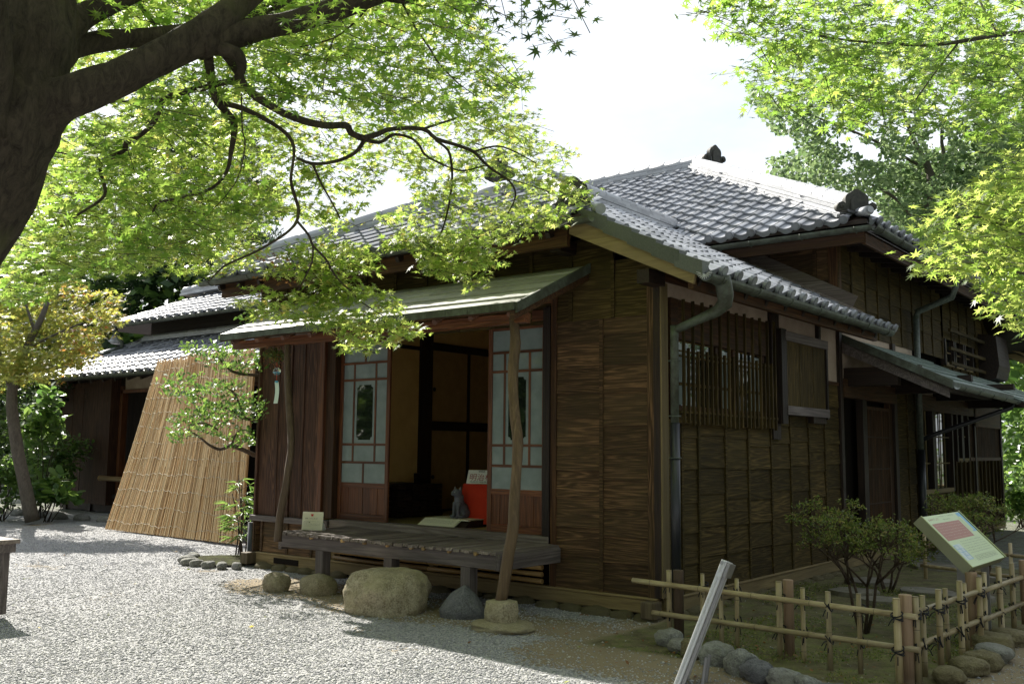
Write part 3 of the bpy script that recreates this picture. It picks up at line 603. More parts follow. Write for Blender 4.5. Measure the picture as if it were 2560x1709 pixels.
for k in range(30): s=10.65+k*.078; fb(m,SD,s,s+.03,1.36,1.95,-.02,.02)
fb(m,SD,10.6,13,1.30,1.36,-.04,.04); fb(m,SD,10.6,13,1.3,2,-.05,-.03,.0); part(m,'slatted_screen','post_z')
m=MB()
for k in range(12): s=9.62+k*.285; fb(m,SD,s,s+.27,.165,1.30,-.03,.0+.012*(k%2)); fb(m,SD,s-.02,s+.02,.165,1.3,0,.045,.2)
part(m,'upright_board_wall','side_z')
# ---- upper wall of the main block
ub=[4.42,4.90,5.45,5.94,6.47,6.98,7.52,8.06,8.58,9.15,9.70,10.23,10.8,11.36,11.94,12.5]
boarded('upper_wall',SD,4.42,9.15,2.95,4.06,ub,'side_y',H,.3,31,o=-.0)
boarded('upper_wall',SD,9.15,11.40,3.30,4.06,ub,'side_y',H,.3,32); boarded('upper_wall',SD,11.4,12.96,2.6,4.06,ub,'side_y',H,.3,33)
boarded('upper_wall',SD,9.15,11.4,2.5,2.86,ub,'side_y',H,.3,34)
for s in (9.32,9.95,10.6): w=win(s,s+.5,2.90,3.28,1,(3.08,))
m=MB()
for z in (2.86,3.10,3.40): fb(m,SD,9.2,11.7,z,z+.05,.10,.14)
m.each('window_guard','side_y',H)
m=MB(); m.prism([SD(11.55,z,o) for z,o in ((2.72,.02),(2.78,.3),(3.0,.36),(3.55,.32),(3.6,.02))],(0,.9,0)); part(m,'small_hood','dark_y')
UF=lambda s,z,o:(s,4.42-o,z)
m=MB(); e=list(np.arange(-4.6,-.05,.62))+[-.09]
for a,b in zip(e,e[1:]): clap(m,UF,a,b,2.9,4.08,.32,0,int(a*20)); fb(m,UF,a-.022,a+.022,2.9,4.08,0,.035,.2)
part(m,'upper_wall','wall_x')
post(UF,-.09,.03,2.9,4.1,-.1,.03,'post_z')
m=MB(); m.box(-8,-4.6,4.44,4.6,2,4.2); m.box(-8,-.1,13,13.1,.1,4.2); m.box(-8,-7.9,4.5,13,.1,4.2); part(m,'rear_wall','side_y')
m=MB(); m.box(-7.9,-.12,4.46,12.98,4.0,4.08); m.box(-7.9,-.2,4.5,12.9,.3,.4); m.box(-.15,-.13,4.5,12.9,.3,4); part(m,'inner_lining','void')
# ================================================================ roofs of the wooden house
def deck(mb,pts,th=.05,dz=-.012):
    p=[Vector(q)+Vector((0,0,dz)) for q in pts]; mb.prism([q-Vector((0,0,th)) for q in p],(0,0,th))
EZ,EY=3.53,-.42; RZ=lambda x:2.93+.54*(.56-x)
m=MB()
deck(m,[(-6.15,EY,EZ),(-.55,EY,EZ),(-2.40,1.58,4.5),(-4.15,1.58,4.5)])
deck(m,[(.56,-.30,RZ(.56)),(.56,4.4,RZ(.56)),(-2.40,4.7,4.5),(-2.40,1.58,4.5),(-.66,-.30,RZ(-.66))])
deck(m,[(-6.15,EY,EZ),(-4.15,1.58,4.5),(-4.15,6,4.5),(-6.15,6,EZ)]); deck(m,[(-4.15,1.58,4.5),(-2.4,1.58,4.5),(-2.4,6,4.5),(-4.15,6,4.5)])
roof=part(m,'tiled_roof','dark_x'); roof['label']='low front roof with hips'
tile_slope('roof_tiles',(-6.15,EY,EZ),(1,0,0),(0,1,.5),20,10,lambda u,w:(u>w*.894-.02) and (-6.15+u< -.55-.925*(w*.894)+.10) and w*.894<2.0,roof)
tile_slope('roof_tiles',(.57,-.29,RZ(.57)),(0,1,0),(-1,0,.54),17,14,lambda u,w:(.57-w*.88>-.60 or -.29+u>EY+(-.55-(.57-w*.88))/.925-.05) and w*.88<2.95,roof)
noshi('hip_ridge',(-6.10,-.37,EZ+.03),(-4.15,1.58,4.50),.24,3,.075,roof)
noshi('hip_ridge',(-.72,-.24,EZ+.10),(-2.40,1.58,4.50),.22,2,.07,roof)
noshi('top_ridge',(-4.2,1.58,4.50),(-2.3,1.58,4.50),.24,2,.075,roof)
noshi('top_ridge',(-2.40,1.65,4.48),(-2.40,4.6,4.48),.24,4,.075,roof)
onigawara('ridge_end_tile',(-.78,-.20,3.66),(.5,-.86,0),.34,.27,roof,scroll=False)
onigawara('ridge_end_tile',(-3.0,1.45,4.66),(0,-1,0),.26,.38,roof,'onig')
m=MB(); m.tube([(-.42,-.30,3.57),(-.54,-.20,3.62)],.05,12); m.build('round_end_tile',MATS['ridge'],roof)
# verge flashing, bargeboard, fascia
m=MB()
xs=[-.60,-.33,-.08,.16,.38,.59]
for a,b in zip(xs,xs[1:]):
    za,zb=RZ(a),RZ(b); m.hexa([(a-.03,-.36,za-.075),(b+.02,-.36,zb-.08),(b+.02,-.24,zb+.04),(a-.03,-.24,za+.04),(a-.03,-.365,za+.050),(b+.02,-.37,zb+.060),(b+.02,-.22,zb+.065),(a-.03,-.22,za+.055)],random.random())
m.build('verge_flashing',MATS['flash'],roof)
m=MB(); m.hexa([(-.74,-.335,RZ(-.74)-.255),(.51,-.335,RZ(.51)-.165),(.51,-.30,RZ(.51)-.165),(-.74,-.30,RZ(-.74)-.255),(-.74,-.335,RZ(-.74)-.06),(.54,-.335,RZ(.54)-.03),(.54,-.30,RZ(.54)-.03),(-.74,-.30,RZ(-.74)-.06)],.7)
m.build('bargeboard',MATS['pale_x'],roof)
m=MB(); m.box(-6.05,-.76,-.34,-.29,3.27,3.43); m.build('eave_fascia',MATS['post_x'],roof)
m=MB(); m.box(.44,.49,-.29,4.38,2.76,2.87); m.build('eave_fascia',MATS['post_y'],roof)
m=MB()
m.hexa([(-6.08,-.42,3.41),(-.76,-.42,3.41),(-.76,.02,3.62),(-6.08,.02,3.62),(-6.08,-.42,3.43),(-.76,-.42,3.43),(-.76,.02,3.65),(-6.08,.02,3.65)])
m.hexa([(.5,-.28,2.84),(.5,4.35,2.84),(-.02,4.35,3.11),(-.02,-.28,3.11),(.5,-.28,2.86),(.5,4.35,2.86),(-.02,4.35,3.13),(-.02,-.28,3.13)])
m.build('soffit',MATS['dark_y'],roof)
m=MB()
for k in range(14): x=-6.0+k*.39; m.bar((x,-.41,3.375),(x,0,3.58),.05,.06,(0,0,1))
for k in range(11): y=-.2+k*.45; m.bar((.5,y,2.81),(0,y,3.07),.05,.06,(0,0,1))
m.box(-.06,.06,-.28,0,2.86,2.98); m.box(-1.0,-.88,-.28,0,3.25,3.37)
m.each('rafter',MATS['dark_y'],roof)
gutter('front_gutter',[(-6.30,-.48,3.465),(-.40,-.48,3.465)],roof,.055)
gutter('side_gutter',[(.63,-.34,2.860),(.63,4.45,2.875)],roof,.06)
m=MB()   # fan shaped stop end of the gutter
for k in range(11):
    t=math.pi*k/10; m.tube([(.63,-.35,2.855),(.63+.07*math.cos(t),-.37,2.85-.065*math.sin(t)+.03)],.0035,4)
m.build('gutter_end',MATS['alu'],roof)
m=MB(); m.tube([(.63,-.03,2.89),(.63,-.02,2.82),(.62,.03,2.74),(.60,.06,2.67),(.52,.07,2.61),(.34,.05,2.545),(.135,.03,2.47)],[.062,.072,.072,.066,.050,.040,.036],14)
m.tube([(.135,.03,2.51),(.13,.03,2.40),(.128,.03,1.65)],[.040,.037,.036],14); part(m,'downpipe','copper')
m=MB(); m.tube([(.128,.03,1.66),(.128,.03,.08)],.043,16); part(m,'downpipe','pipe')
m=MB()
for z in (2.2,1.72,1.36): m.tube([(.128+.05*math.cos(a),.03+.05*math.sin(a),z) for a in np.linspace(0,6.28,13)],.006,5)
part(m,'pipe_bracket','gutter')
m=MB(); m.bar((-2.0,4.36,RZ(-2.0)+.10),(.22,4.36,RZ(.22)+.10),.02,.26,(0,0,1)); m.bar((-2.0,4.28,RZ(-2.0)+.07),(.34,4.24,RZ(.34)+.07),.22,.025,(.47,0,.88)); part(m,'wall_flashing','grey_x')
# ---- main block roof
MY,MZ=3.75,4.14
m=MB()
deck(m,[(-8.6,MY,MZ),(.62,MY,MZ),(-3.98,8.35,6.6),(-8.6,8.35,6.6)]); deck(m,[(.62,MY,MZ),(.62,11.4,MZ),(-3.98,8.36,6.6)])
deck(m,[(.62,11.4,MZ),(.62,13.2,3.3),(-8.6,13.2,3.3),(-8.6,8.36,6.6),(-3.98,8.36,6.6)])
mr=part(m,'tiled_roof','dark_x'); mr['label']='tall rear roof with broad white hip ridge'
def above(x,y,z): return not(-2.39<x<.6 and z<RZ(x)-.02)
tile_slope('roof_tiles',(-8.6+.02,MY,MZ),(1,0,0),(0,1,.55),32,20,lambda u,w:(-8.58+u<.66-w*.876) and w*.876<4.6 and (-8.58+u>-2.2 or w*.876>.6) and above(-8.58+u,MY+w*.876,MZ+w*.876*.55),mr)
tile_slope('roof_tiles',(.62,MY,MZ),(0,1,0),(-1,0,.55),26,18,lambda u,w:(u>w*.876-.05) and (u<7.65-.66*w*.876),mr)
noshi('hip_ridge',(.36,4.01,4.22),(-3.98,8.36,6.56),.36,4,.10,mr)
noshi('top_ridge',(-3.6,8.38,6.56),(-8.6,8.38,6.56),.36,5,.10,mr)
noshi('hip_ridge',(.4,11.2,4.15),(-3.98,8.36,6.56),.3,3,.09,mr)
onigawara('ridge_end_tile',(.40,3.96,4.27),(1,-1,0),.38,.27,mr)
onigawara('ridge_end_tile',(-3.65,8.38,6.70),(1,-.4,0),.36,.32,mr)
m=MB(); m.tube([(.68,3.66,4.20),(.5,3.85,4.24)],.055,14); m.tube([(.69,3.65,4.20),(.70,3.64,4.202)],.035,12); m.build('round_end_tile',MATS['ridge'],mr)
gutter('front_gutter',[(-1.62,3.64,4.015),(.72,3.64,4.015)],mr,.06); gutter('side_gutter',[(.72,3.64,4.015),(.72,11.4,3.99)],mr,.06)
m=MB(); m.box(-1.7,.57,3.78,3.83,3.86,3.99); m.build('eave_fascia',MATS['post_x'],mr); m=MB(); m.box(.54,.58,3.8,11.3,3.84,3.98); m.build('eave_fascia',MATS['post_y'],mr)
m=MB(); m.hexa([(-4,3.76,3.99),(.6,3.76,3.99),(.6,4.45,4.06),(-4,4.45,4.06),(-4,3.76,4.01),(.6,3.76,4.01),(.6,4.45,4.09),(-4,4.45,4.09)])
m.hexa([(.6,3.8,3.985),(.6,11.3,3.985),(-.02,11.3,4.06),(-.02,3.8,4.06),(.6,3.8,4.0),(.6,11.3,4.0),(-.02,11.3,4.09),(-.02,3.8,4.09)])
for k in range(17): y=3.95+k*.45; m.bar((.58,y,3.95),(0,y,4.03),.05,.06)
for k in range(8): x=-2.9+k*.45; m.bar((x,3.8,3.95),(x,4.42,4.03),.05,.06)
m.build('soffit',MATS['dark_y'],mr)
m=MB(); m.tube([(.72,7.2,3.98),(.72,7.22,3.80),(.66,7.25,3.66),(.15,7.34,3.50),(.12,7.36,3.40)],.045,12); m.tube([(.12,7.36,3.45),(.12,7.36,1.45)],.045,12); part(m,'downpipe','gutter')
m=MB(); m.tube([(.12,7.36,1.47),(.12,7.36,.1)],.055,14); m.tube([(1.30,7.7,2.16),(1.28,7.7,2.08),(.30,7.45,1.70),(.14,7.38,1.62)],.033,10); part(m,'downpipe','pipe')
m=MB(); m.prism([(0.05,13.05,3.5),(1.1,13.05,2.95),(1.1,13.05,2.85),(.05,13.05,3.35)],(0,.06,0)); m.prism([(-.3,12.95,3.75),(1.2,12.95,2.98),(1.2,12.95,2.93),(-.3,12.95,3.70)],(0,1.2,0)); part(m,'rear_verge','pale_x')
m=MB(); m.tube([(-5.74,.03,.50),(-5.74,.03,.05),(-5.80,-.02,.02)],.055,14); part(m,'downpipe','pipe')
# ---- copper canopy over the veranda
CX0,CX1=-4.90,-.74
def sheet(mb,pa,pb,pc,pd,rows,w,th=.012):   # pa-pb eave edge, pd-pc wall edge; overlapped copper sheets
    pa,pb,pc,pd=map(Vector,(pa,pb,pc,pd)); Ln=(pb-pa).length; n=int(Ln/w)
    N=(pb-pa).cross(pd-pa).normalized(); N=N if N.z>0 else -N
    for r in range(rows):
        t0=r/rows;t1=(r+1)/rows; off=(r%2)*.5
        es=[0]+[(k+off)/n for k in range(1,n)]+[1]
        for e0,e1 in zip(es,es[1:]):
            q=lambda e,t:(pa.lerp(pb,e)).lerp(pd.lerp(pc,e),t)
            up0=N*(th+.010+random.uniform(0,.002)); up1=N*.004
            a,b,c,d=q(e0+.0006,t0-.01*(r>0)),q(e1-.0006,t0-.01*(r>0)),q(e1-.0006,t1),q(e0+.0006,t1)
            mb.hexa([a,b,c,d,a+up0,b+up0,c+up1,d+up1],random.random())
m=MB(); sheet(m,(CX0,-1.12,2.635),(CX1,-1.12,2.62),(CX1,.0,3.135),(CX0,.0,3.15),5,.45); cn=part(m,'canopy_roof','canopy'); cn['label']='pale green copper sheet canopy over the veranda'
m=MB()
for k in range(16):
    a=CX0+(CX1-CX0)*k/16;b=CX0+(CX1-CX0)*(k+1)/16; m.box(a+.002,b-.002,-1.135,-1.115,2.585+random.uniform(-.003,.003),2.652)
m.hexa([(CX1,-1.12,2.56),(CX1+.02,-1.12,2.56),(CX1+.02,.0,3.07),(CX1,.0,3.07),(CX1,-1.12,2.65),(CX1+.02,-1.12,2.65),(CX1+.02,0,3.16),(CX1,0,3.16)])
m.hexa([(CX0-.02,-1.12,2.57),(CX0,-1.12,2.57),(CX0,.0,3.09),(CX0-.02,.0,3.09),(CX0-.02,-1.12,2.65),(CX0,-1.12,2.65),(CX0,0,3.16),(CX0-.02,0,3.16)])
m.box(CX0,CX1+.02,-.0,.03,3.13,3.20); m.build('copper_edge',MATS['copper'],cn)
m=MB(); m.hexa([(CX0,-1.11,2.57),(CX1,-1.11,2.57),(CX1,0,3.085),(CX0,0,3.085),(CX0,-1.11,2.615),(CX1,-1.11,2.605),(CX1,0,3.12),(CX0,0,3.12)],.6)
m.hexa([(CX1-.05,-1.13,2.50),(CX1+.0,-1.13,2.50),(CX1,0,3.0),(CX1-.05,0,3.0),(CX1-.05,-1.13,2.575),(CX1,-1.13,2.575),(CX1,0,3.085),(CX1-.05,0,3.085)],.5)
m.build('canopy_boarding',MATS['post_x'],cn)
m=MB()
for x in np.linspace(CX0+.12,CX1-.12,10): m.tube([(x,-1.05,2.56),(x,.0,3.03)],.028,8)
m.box(CX0+.02,CX1-.02,-.97,-.88,2.50,2.585,.8); m.each('canopy_rafter',MATS['red_x'],cn)
def pole(pts,rad,mat='pale_z'):
    m=MB(); P=[Vector(p) for p in pts]; Q=[];R=[]
    for i in range(len(P)-1):
        for t in (0,.25,.5,.75):
            a,b,c,d=P[max(i-1,0)],P[i],P[i+1],P[min(i+2,len(P)-1)]
            Q.append(.5*((2*b)+(c-a)*t+(2*a-5*b+4*c-d)*t*t+(3*b-a-3*c+d)*t**3)); R.append(rad[i]+(rad[i+1]-rad[i])*t)
    Q.append(P[-1]);R.append(rad[-1]); m.tube(Q,R,14,True,.55,wob=.22); o=part(m,'canopy_pole',mat); return o
def pv(u,v,y):  # point of the plane y=const behind pixel u,v (2560 px wide photo)
    d=FW+RT*((u-1280)/FPX)-UP*((v-854.5)/FPX); t=(y-CAM.y)/d.y; return CAM+d*t
hx=lambda x,y:(560+x/2.45,700+y/2.45)       # readings taken from one enlarged detail
pole([pv(*hx(330,1600),-1.14),pv(*hx(345,1440),-1.12),pv(*hx(385,1230),-1.08),pv(*hx(412,1000),-1.04),pv(*hx(400,780),-1.0),pv(*hx(390,560),-.96),pv(*hx(390,345),-.93)],[.040,.038,.037,.038,.040,.036,.032],'pole1').__setitem__('label','bent left canopy pole')
pole([pv(1250,1512,-1.24),pv(*hx(1765,1560),-1.2),pv(*hx(1780,1300),-1.14),pv(*hx(1800,1000),-1.08),pv(*hx(1775,760),-1.03),pv(*hx(1772,540),-.99),pv(*hx(1785,380),-.96),pv(*hx(1770,205),-.93)],[.048,.046,.045,.044,.043,.046,.046,.042],'pole2').__setitem__('label','wavy right canopy pole')
# ---- copper canopies over the entrance
m=MB(); sheet(m,(1.28,4.52,2.235),(1.28,7.76,2.235),(0.01,7.76,2.86),(0.01,4.52,2.86),6,.36); c2=part(m,'entrance_canopy','canopy2')
m=MB(); m.hexa([(1.30,4.48,2.17),(1.30,4.52,2.17),(0,4.52,2.80),(0,4.48,2.80),(1.30,4.48,2.27),(1.30,4.52,2.27),(0,4.52,2.90),(0,4.48,2.90)]); m.box(1.275,1.30,4.5,7.76,2.17,2.25); m.build('copper_edge',MATS['copper'],c2)
m=MB(); m.hexa([(1.25,4.53,2.17),(1.25,7.74,2.17),(0,7.74,2.79),(0,4.53,2.79),(1.25,4.53,2.22),(1.25,7.74,2.22),(0,7.74,2.84),(0,4.53,2.84)])
m.hexa([(1.24,4.54,2.07),(1.24,4.58,2.07),(0,4.58,2.66),(0,4.54,2.66),(1.24,4.54,2.17),(1.24,4.58,2.17),(0,4.58,2.79),(0,4.54,2.79)])
m.box(.92,1.0,4.6,7.7,2.20,2.29); m.build('canopy_boarding',MATS['fascia_y'],c2)
m=MB()
for y,x1 in ((4.62,.92),(6.50,1.05),(8.6,1.15)): m.box(0,x1*.72,y-.06,y+.06,2.24,2.38); m.box(0,x1,y-.05,y+.05,2.38,2.47)
m.each('bracket_beam',MATS['dark_x'],c2)
gutter('canopy_gutter',[(1.345,4.50,2.20),(1.345,7.78,2.17)],c2,.045,'gutter')
m=MB(); sheet(m,(1.50,7.8,2.12),(1.50,13.4,2.10),(0.01,13.4,2.80),(0.01,7.8,2.80),6,.4); c3=part(m,'entrance_canopy','canopy2'); c3['label']='far canopy slightly lower and deeper'
m=MB(); m.hexa([(1.5,7.8,2.04),(1.5,13.4,2.04),(0,13.4,2.72),(0,7.8,2.72),(1.5,7.8,2.115),(1.5,13.4,2.10),(0,13.4,2.78),(0,7.8,2.78)]); m.box(0,1.2,10.5,10.62,2.2,2.35); m.build('canopy_boarding',MATS['dark_y'],c3)
# ================================================================ the annex behind on the left
AX=thing('timber_annex',(-13,4,0),'smaller dark timber annex on the left with two tiers of white-glinting tile roof','house')
def apart(mb,name,m,parent=None,bevel=0): return mb.build(name,m,parent or AX,bevel)
WY=2.85
AF=lambda s,z,o:(s,WY-o,z)
m=MB(); m.box(-16.15,-13.9,WY-.02,WY+.1,.1,2.9); m.box(-13.9,-6.2,WY,WY+.1,2.52,2.95)
for x in (-11.6,-9.3,-8.1): m.box(x-.06,x+.06,WY-.05,WY+.05,.1,2.9)
m.box(-16.2,-16.1,WY,7,.1,2.9); apart(m,'annex_wall','dark_z')
m=MB(); e=[-16.12,-15.62,-15.2,-14.83]; 
for a,b in zip(e,e[1:]): fb(m,AF,a+.01,b-.01,.42,2.62,.10,.125)
fb(m,AF,-16.2,-14.8,.34,.42,0,.15); fb(m,AF,-16.2,-14.8,2.6,2.70,0,.15); fb(m,AF,-14.83,-13.95,.25,2.75,.0,.22,.2); fb(m,AF,-16.18,-16.12,.3,2.7,0,.14)
o=apart(m,'shutter_box','plank_z')
m=MB(); m.box(-13.9,-13.80,WY-.06,WY+.06,.1,2.6); m.box(-13.9,-6.2,WY-.06,WY,2.46,2.52); apart(m,'door_frame','red_z')
m=MB(); m.box(-13.8,-6.2,WY-.01,WY+.0,2.53,2.80); apart(m,'plaster_panel','plaster')
m=MB(); m.box(-13.8,-6.2,WY+1.2,WY+1.25,.1,2.6); m.box(-13.8,-6.2,WY+.1,WY+1.25,.1,.42); m.box(-16,-6.2,WY+.1,8,2.8,2.85); apart(m,'dark_room','void')  # black surfaces stand in for the shade inside the annex
m=MB(); m.box(-13.05,-12.6,WY+.3,WY+.33,.45,2.5); apart(m,'paper_screen','fusuma')
m=MB(); m.box(-13.9,-6.2,WY-.12,WY+.1,.38,.46)
for x in (-13.8,-12.5,-11.2,-15.9,-14.9): m.box(x-.06,x+.06,WY-.05,WY+.06,0,.4)
apart(m,'floor_beam','dark_x')
m=MB(); m.tube([(-14.0,2.52,.78),(-12.2,2.60,.76)],.05,12); m.tube([(-14.002,2.52,.78),(-13.98,2.521,.78)],.053,12); apart(m,'bamboo_rail','bamboo_old_x')
AZ,AYy=2.78,2.12
m=MB(); deck(m,[(-16.9,AYy,AZ),(-6.5,AYy,AZ),(-6.5,4.0,3.68),(-15.0,4.0,3.68)]); deck(m,[(-16.9,AYy,AZ),(-15.0,4.0,3.68),(-15,9,3.68),(-16.9,9,AZ)])
ar=apart(m,'lower_roof','dark_x')
tile_slope('roof_tiles',(-16.9,AYy,AZ),(1,0,0),(0,1,.48),35,8,lambda u,w:u>w*.9-.05,ar)
tile_slope('roof_tiles',(-16.9,9,AZ),(0,-1,0),(1,0,.48),24,8,lambda u,w:u<6.9-w*.9+.05,ar)
noshi('hip_ridge',(-16.85,2.17,2.80),(-15.0,4.0,3.66),.2,1,.06,ar)
noshi('wall_ridge',(-15.0,3.92,3.66),(-6.6,3.92,3.66),.2,2,.055,ar)
onigawara('ridge_end_tile',(-15.5,3.55,3.62),(-1,-1,0),.3,.2,ar,'ridge')
gutter('annex_gutter',[(-16.0,AYy-.08,AZ-.05),(-6.6,AYy-.08,AZ-.02)],ar,.05)
m=MB(); m.hexa([(-16.8,2.15,AZ-.10),(-6.6,2.15,AZ-.10),(-6.6,2.9,3.0),(-16.8,2.9,3.0),(-16.8,2.15,AZ-.08),(-6.6,2.15,AZ-.08),(-6.6,2.9,3.05),(-16.8,2.9,3.05)])
for k in range(22): x=-16.6+k*.45; m.bar((x,2.16,AZ-.12),(x,2.9,2.98),.05,.06)
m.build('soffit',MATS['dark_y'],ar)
m=MB(); m.tube([(-15.9,2.05,2.72),(-15.9,2.1,2.6),(-15.8,2.7,2.35)],.04,10); m.build('annex_downpipe',MATS['gutter'],ar)
m=MB(); m.box(-15.0,-6.6,4.05,4.15,3.6,4.1); apart(m,'upper_wall','dark_x')
UZ,UY=4.02,3.42
m=MB(); deck(m,[(-16.1,UY,UZ),(-6.6,UY,UZ),(-6.6,5.3,4.92),(-14.3,5.3,4.92)]); deck(m,[(-16.1,UY,UZ),(-14.3,5.3,4.92),(-14.3,9,4.92),(-16.1,9,UZ)]); au=apart(m,'upper_roof','dark_x')
tile_slope('roof_tiles',(-16.1,UY,UZ),(1,0,0),(0,1,.48),32,8,lambda u,w:u>w*.9-.05,au)
noshi('top_ridge',(-15.1,4.9,4.80),(-6.6,4.9,4.95),.24,3,.075,au)
gutter('annex_gutter',[(-16.25,UY-.08,UZ-.05),(-6.6,UY-.08,UZ-.02)],au,.05)
m=MB(); m.tube([(-15.3,UY-.06,UZ-.1),(-15.3,UY-.03,3.85),(-15.2,3.5,3.62),(-15.2,3.5,3.5)],[.07,.06,.04,.04],10); m.tube([(-15.2,3.5,3.5),(-16.1,2.2,2.88)],.04,8); m.build('annex_downpipe',MATS['copper'],au)
AX.location=(-14.22,4.81,-.10); AX.scale=(1.071,1.071,1.071)  # whole annex enlarged about the camera position, pushing it back along the sight lines
# ================================================================ reed screen leaning on the annex
RS=thing('reed_screen',(-9.8,1.3,0),'large tan reed screen leaning against the annex eave','screen')
def mat_pt(s,t):     # s across 0..1, t up 0..1
    b=Vector((-11.50+3.85*s,1.31-.06*s,.01)); tp=Vector((-12.30+4.0*s,2.60-.75*s,3.0-.05*s-.03*math.sin(s*9)))
    q=b.lerp(tp,t); q.y+=.06*math.sin(math.pi*t)*(.6+.4*math.sin(s*5)); return q
m=MB(); NR=430
for k in range(NR):
    s=(k+random.uniform(-.4,.4))/NR; t0=0; 
    while t0<1:
        t1=min(1,t0+random.uniform(.35,.8)); ds=random.uniform(-.010,.012)
        t1e=t1+(random.uniform(-.015,.02) if t1==1 else 0)
        oy=random.uniform(-.015,.015); pts=[mat_pt(s+ds*(t-t0),t)+Vector((0,oy,0)) for t in (t0,(t0+t1e)/2,t1e)]
        m.tube(pts,random.uniform(.0045,.0075),5,False,random.random()**1.0); t0=t1
m.build('reeds','reed',RS)
m=MB(); m.add([mat_pt(.005+.99*i/24,.005+.98*j/12)+Vector((0,.045,0)) for j in range(13) for i in range(25)],[(j*25+i,j*25+i+1,j*25+i+26,j*25+i+25) for j in range(12) for i in range(24)],.12); m.build('reed_backing','reed',RS)
for k in range(11):
    m=MB(); t=.045+k*.09; m.tube([mat_pt(i/60,t+.004*math.sin(i*1.9+k)+.006*math.sin(i*.43+k*2.1))+Vector((0,-.018-.004*math.sin(i*2.7),0)) for i in range(61)],.0028,4); m.build('tie_cord','cord',RS)
# ================================================================ veranda bench, its stones and the things on it
VB=thing('veranda_bench',(-2.5,-.5,0),'long narrow veranda bench of weathered boards in front of the sliding doors','bench')
m=MB(); x=-3.98; i=0
while x<-1.06:
    w=random.uniform(.055,.085); w=min(w,-1.03-x); z=.545+random.uniform(-.004,.004); e=-.985+random.uniform(-.02,.02)
    m.hexa([(x+.003,e,z-.02),(x+w-.003,e+random.uniform(-.01,.01),z-.02),(x+w-.003,-.06,z-.02),(x+.003,-.06,z-.02),(x+.004,e+.004,z+.004),(x+w-.004,e+.004,z+.006),(x+w-.004,-.06,z+.004),(x+.004,-.06,z+.004)]); x+=w
m.build('seat_boards','grey_y',VB)
m=MB(); 
for k in range(20):
    if k in (3,6,8,10,12,13,15,17): x=-3.9+k*.155; m.tube([(x,-.985,.522),(x,-.93,.522)],.016,9)
m.each('bamboo_ends','bamboo_old_y',VB)
m=MB(); m.box(-3.94,-1.06,-.955,-.88,.40,.52,.6); m.box(-3.94,-1.06,-.16,-.09,.40,.52,.6); m.each('front_rail','fascia_x',VB,.005)
m=MB(); m.box(-1.055,-1.005,-.97,-.075,.395,.528,.5); m.box(-3.98,-3.93,-.95,-.08,.37,.52,.4); m.box(-2.5,-2.44,-.88,-.1,.40,.52,.4); m.each('end_rail','fascia_y',VB,.005)
for x,z0 in ((-3.33,.17),(-2.36,.27),(-1.40,.16)):
    m=MB(); m.box(x-.055,x+.055,-.955,-.845,z0-.03,.40,random.uniform(.2,.9)); m.build('leg','fascia_z',VB,.005)
def stone(name,label,loc,rad,mat,seed,group=None,flat=0,cat='stone',sub=3,rough=.16,top=None):
    import bmesh
    bm=bmesh.new(); bmesh.ops.create_icosphere(bm,subdivisions=sub,radius=1)
    so=Vector((seed*3.1,seed*1.7,seed*.9))
    for v in bm.verts:
        p=v.co.copy(); sq=max(abs(p.x),abs(p.y),abs(p.z)); p=p*(1+.18*(1/sq-1))
        r=1+rough*mnoise.noise(p*1.1+so)+rough*.45*mnoise.noise(p*2.7+so)+ (rough*.12*mnoise.noise(p*7+so) if sub>3 else 0)
        v.co=Vector((p.x*rad[0]*r,p.y*rad[1]*r,p.z*rad[2]*r))
        if top is not None and v.co.z>top: v.co.z=top+(v.co.z-top)*.15
        for f in v.link_faces: f.smooth=True
    me=bpy.data.meshes.new(name); bm.to_mesh(me); bm.free(); me.materials.append(MATS[mat]); o=bpy.data.objects.new(name,me); COL.objects.link(o); o.location=loc
    if label: tag(o,label,cat,group)
    return o
stone('step_boulder','big rounded granite boulder under the middle bench leg',(-2.04,-1.22,.11),(.325,.36,.27),'boulder',3,sub=5,rough=.22,top=.24,cat='boulder')
stone('footing_stone','domed tan stone under the left bent canopy pole',(-3.76,-1.13,.05),(.135,.13,.125),'stone_tan',5,sub=4,rough=.1)
stone('footing_stone','buff brown dome stone under the left bench leg',(-3.30,-.98,.04),(.185,.17,.15),'stone_tan',6,sub=4,rough=.12)
o=stone('footing_stone','smooth grey conical stone under the right bench leg',(-1.37,-1.00,.05),(.19,.18,.19),'stone_grey',8,sub=4,rough=.12)
for v in o.data.vertices:
    k=1-.42*max(0,v.co.z/.19); v.co.x*=k; v.co.y*=k
o=stone('footing_stone','pitted yellowish stone cylinder under the wavy right canopy pole',(-.75,-1.25,.12),(.135,.125,.15),'boulder',9,sub=4,rough=.1,top=.09)
stone('base_slab','flat round slab beneath the yellowish stone of the right pole',(-.73,-1.26,.015),(.27,.20,.05),'stone_tan',12,sub=4,rough=.16)
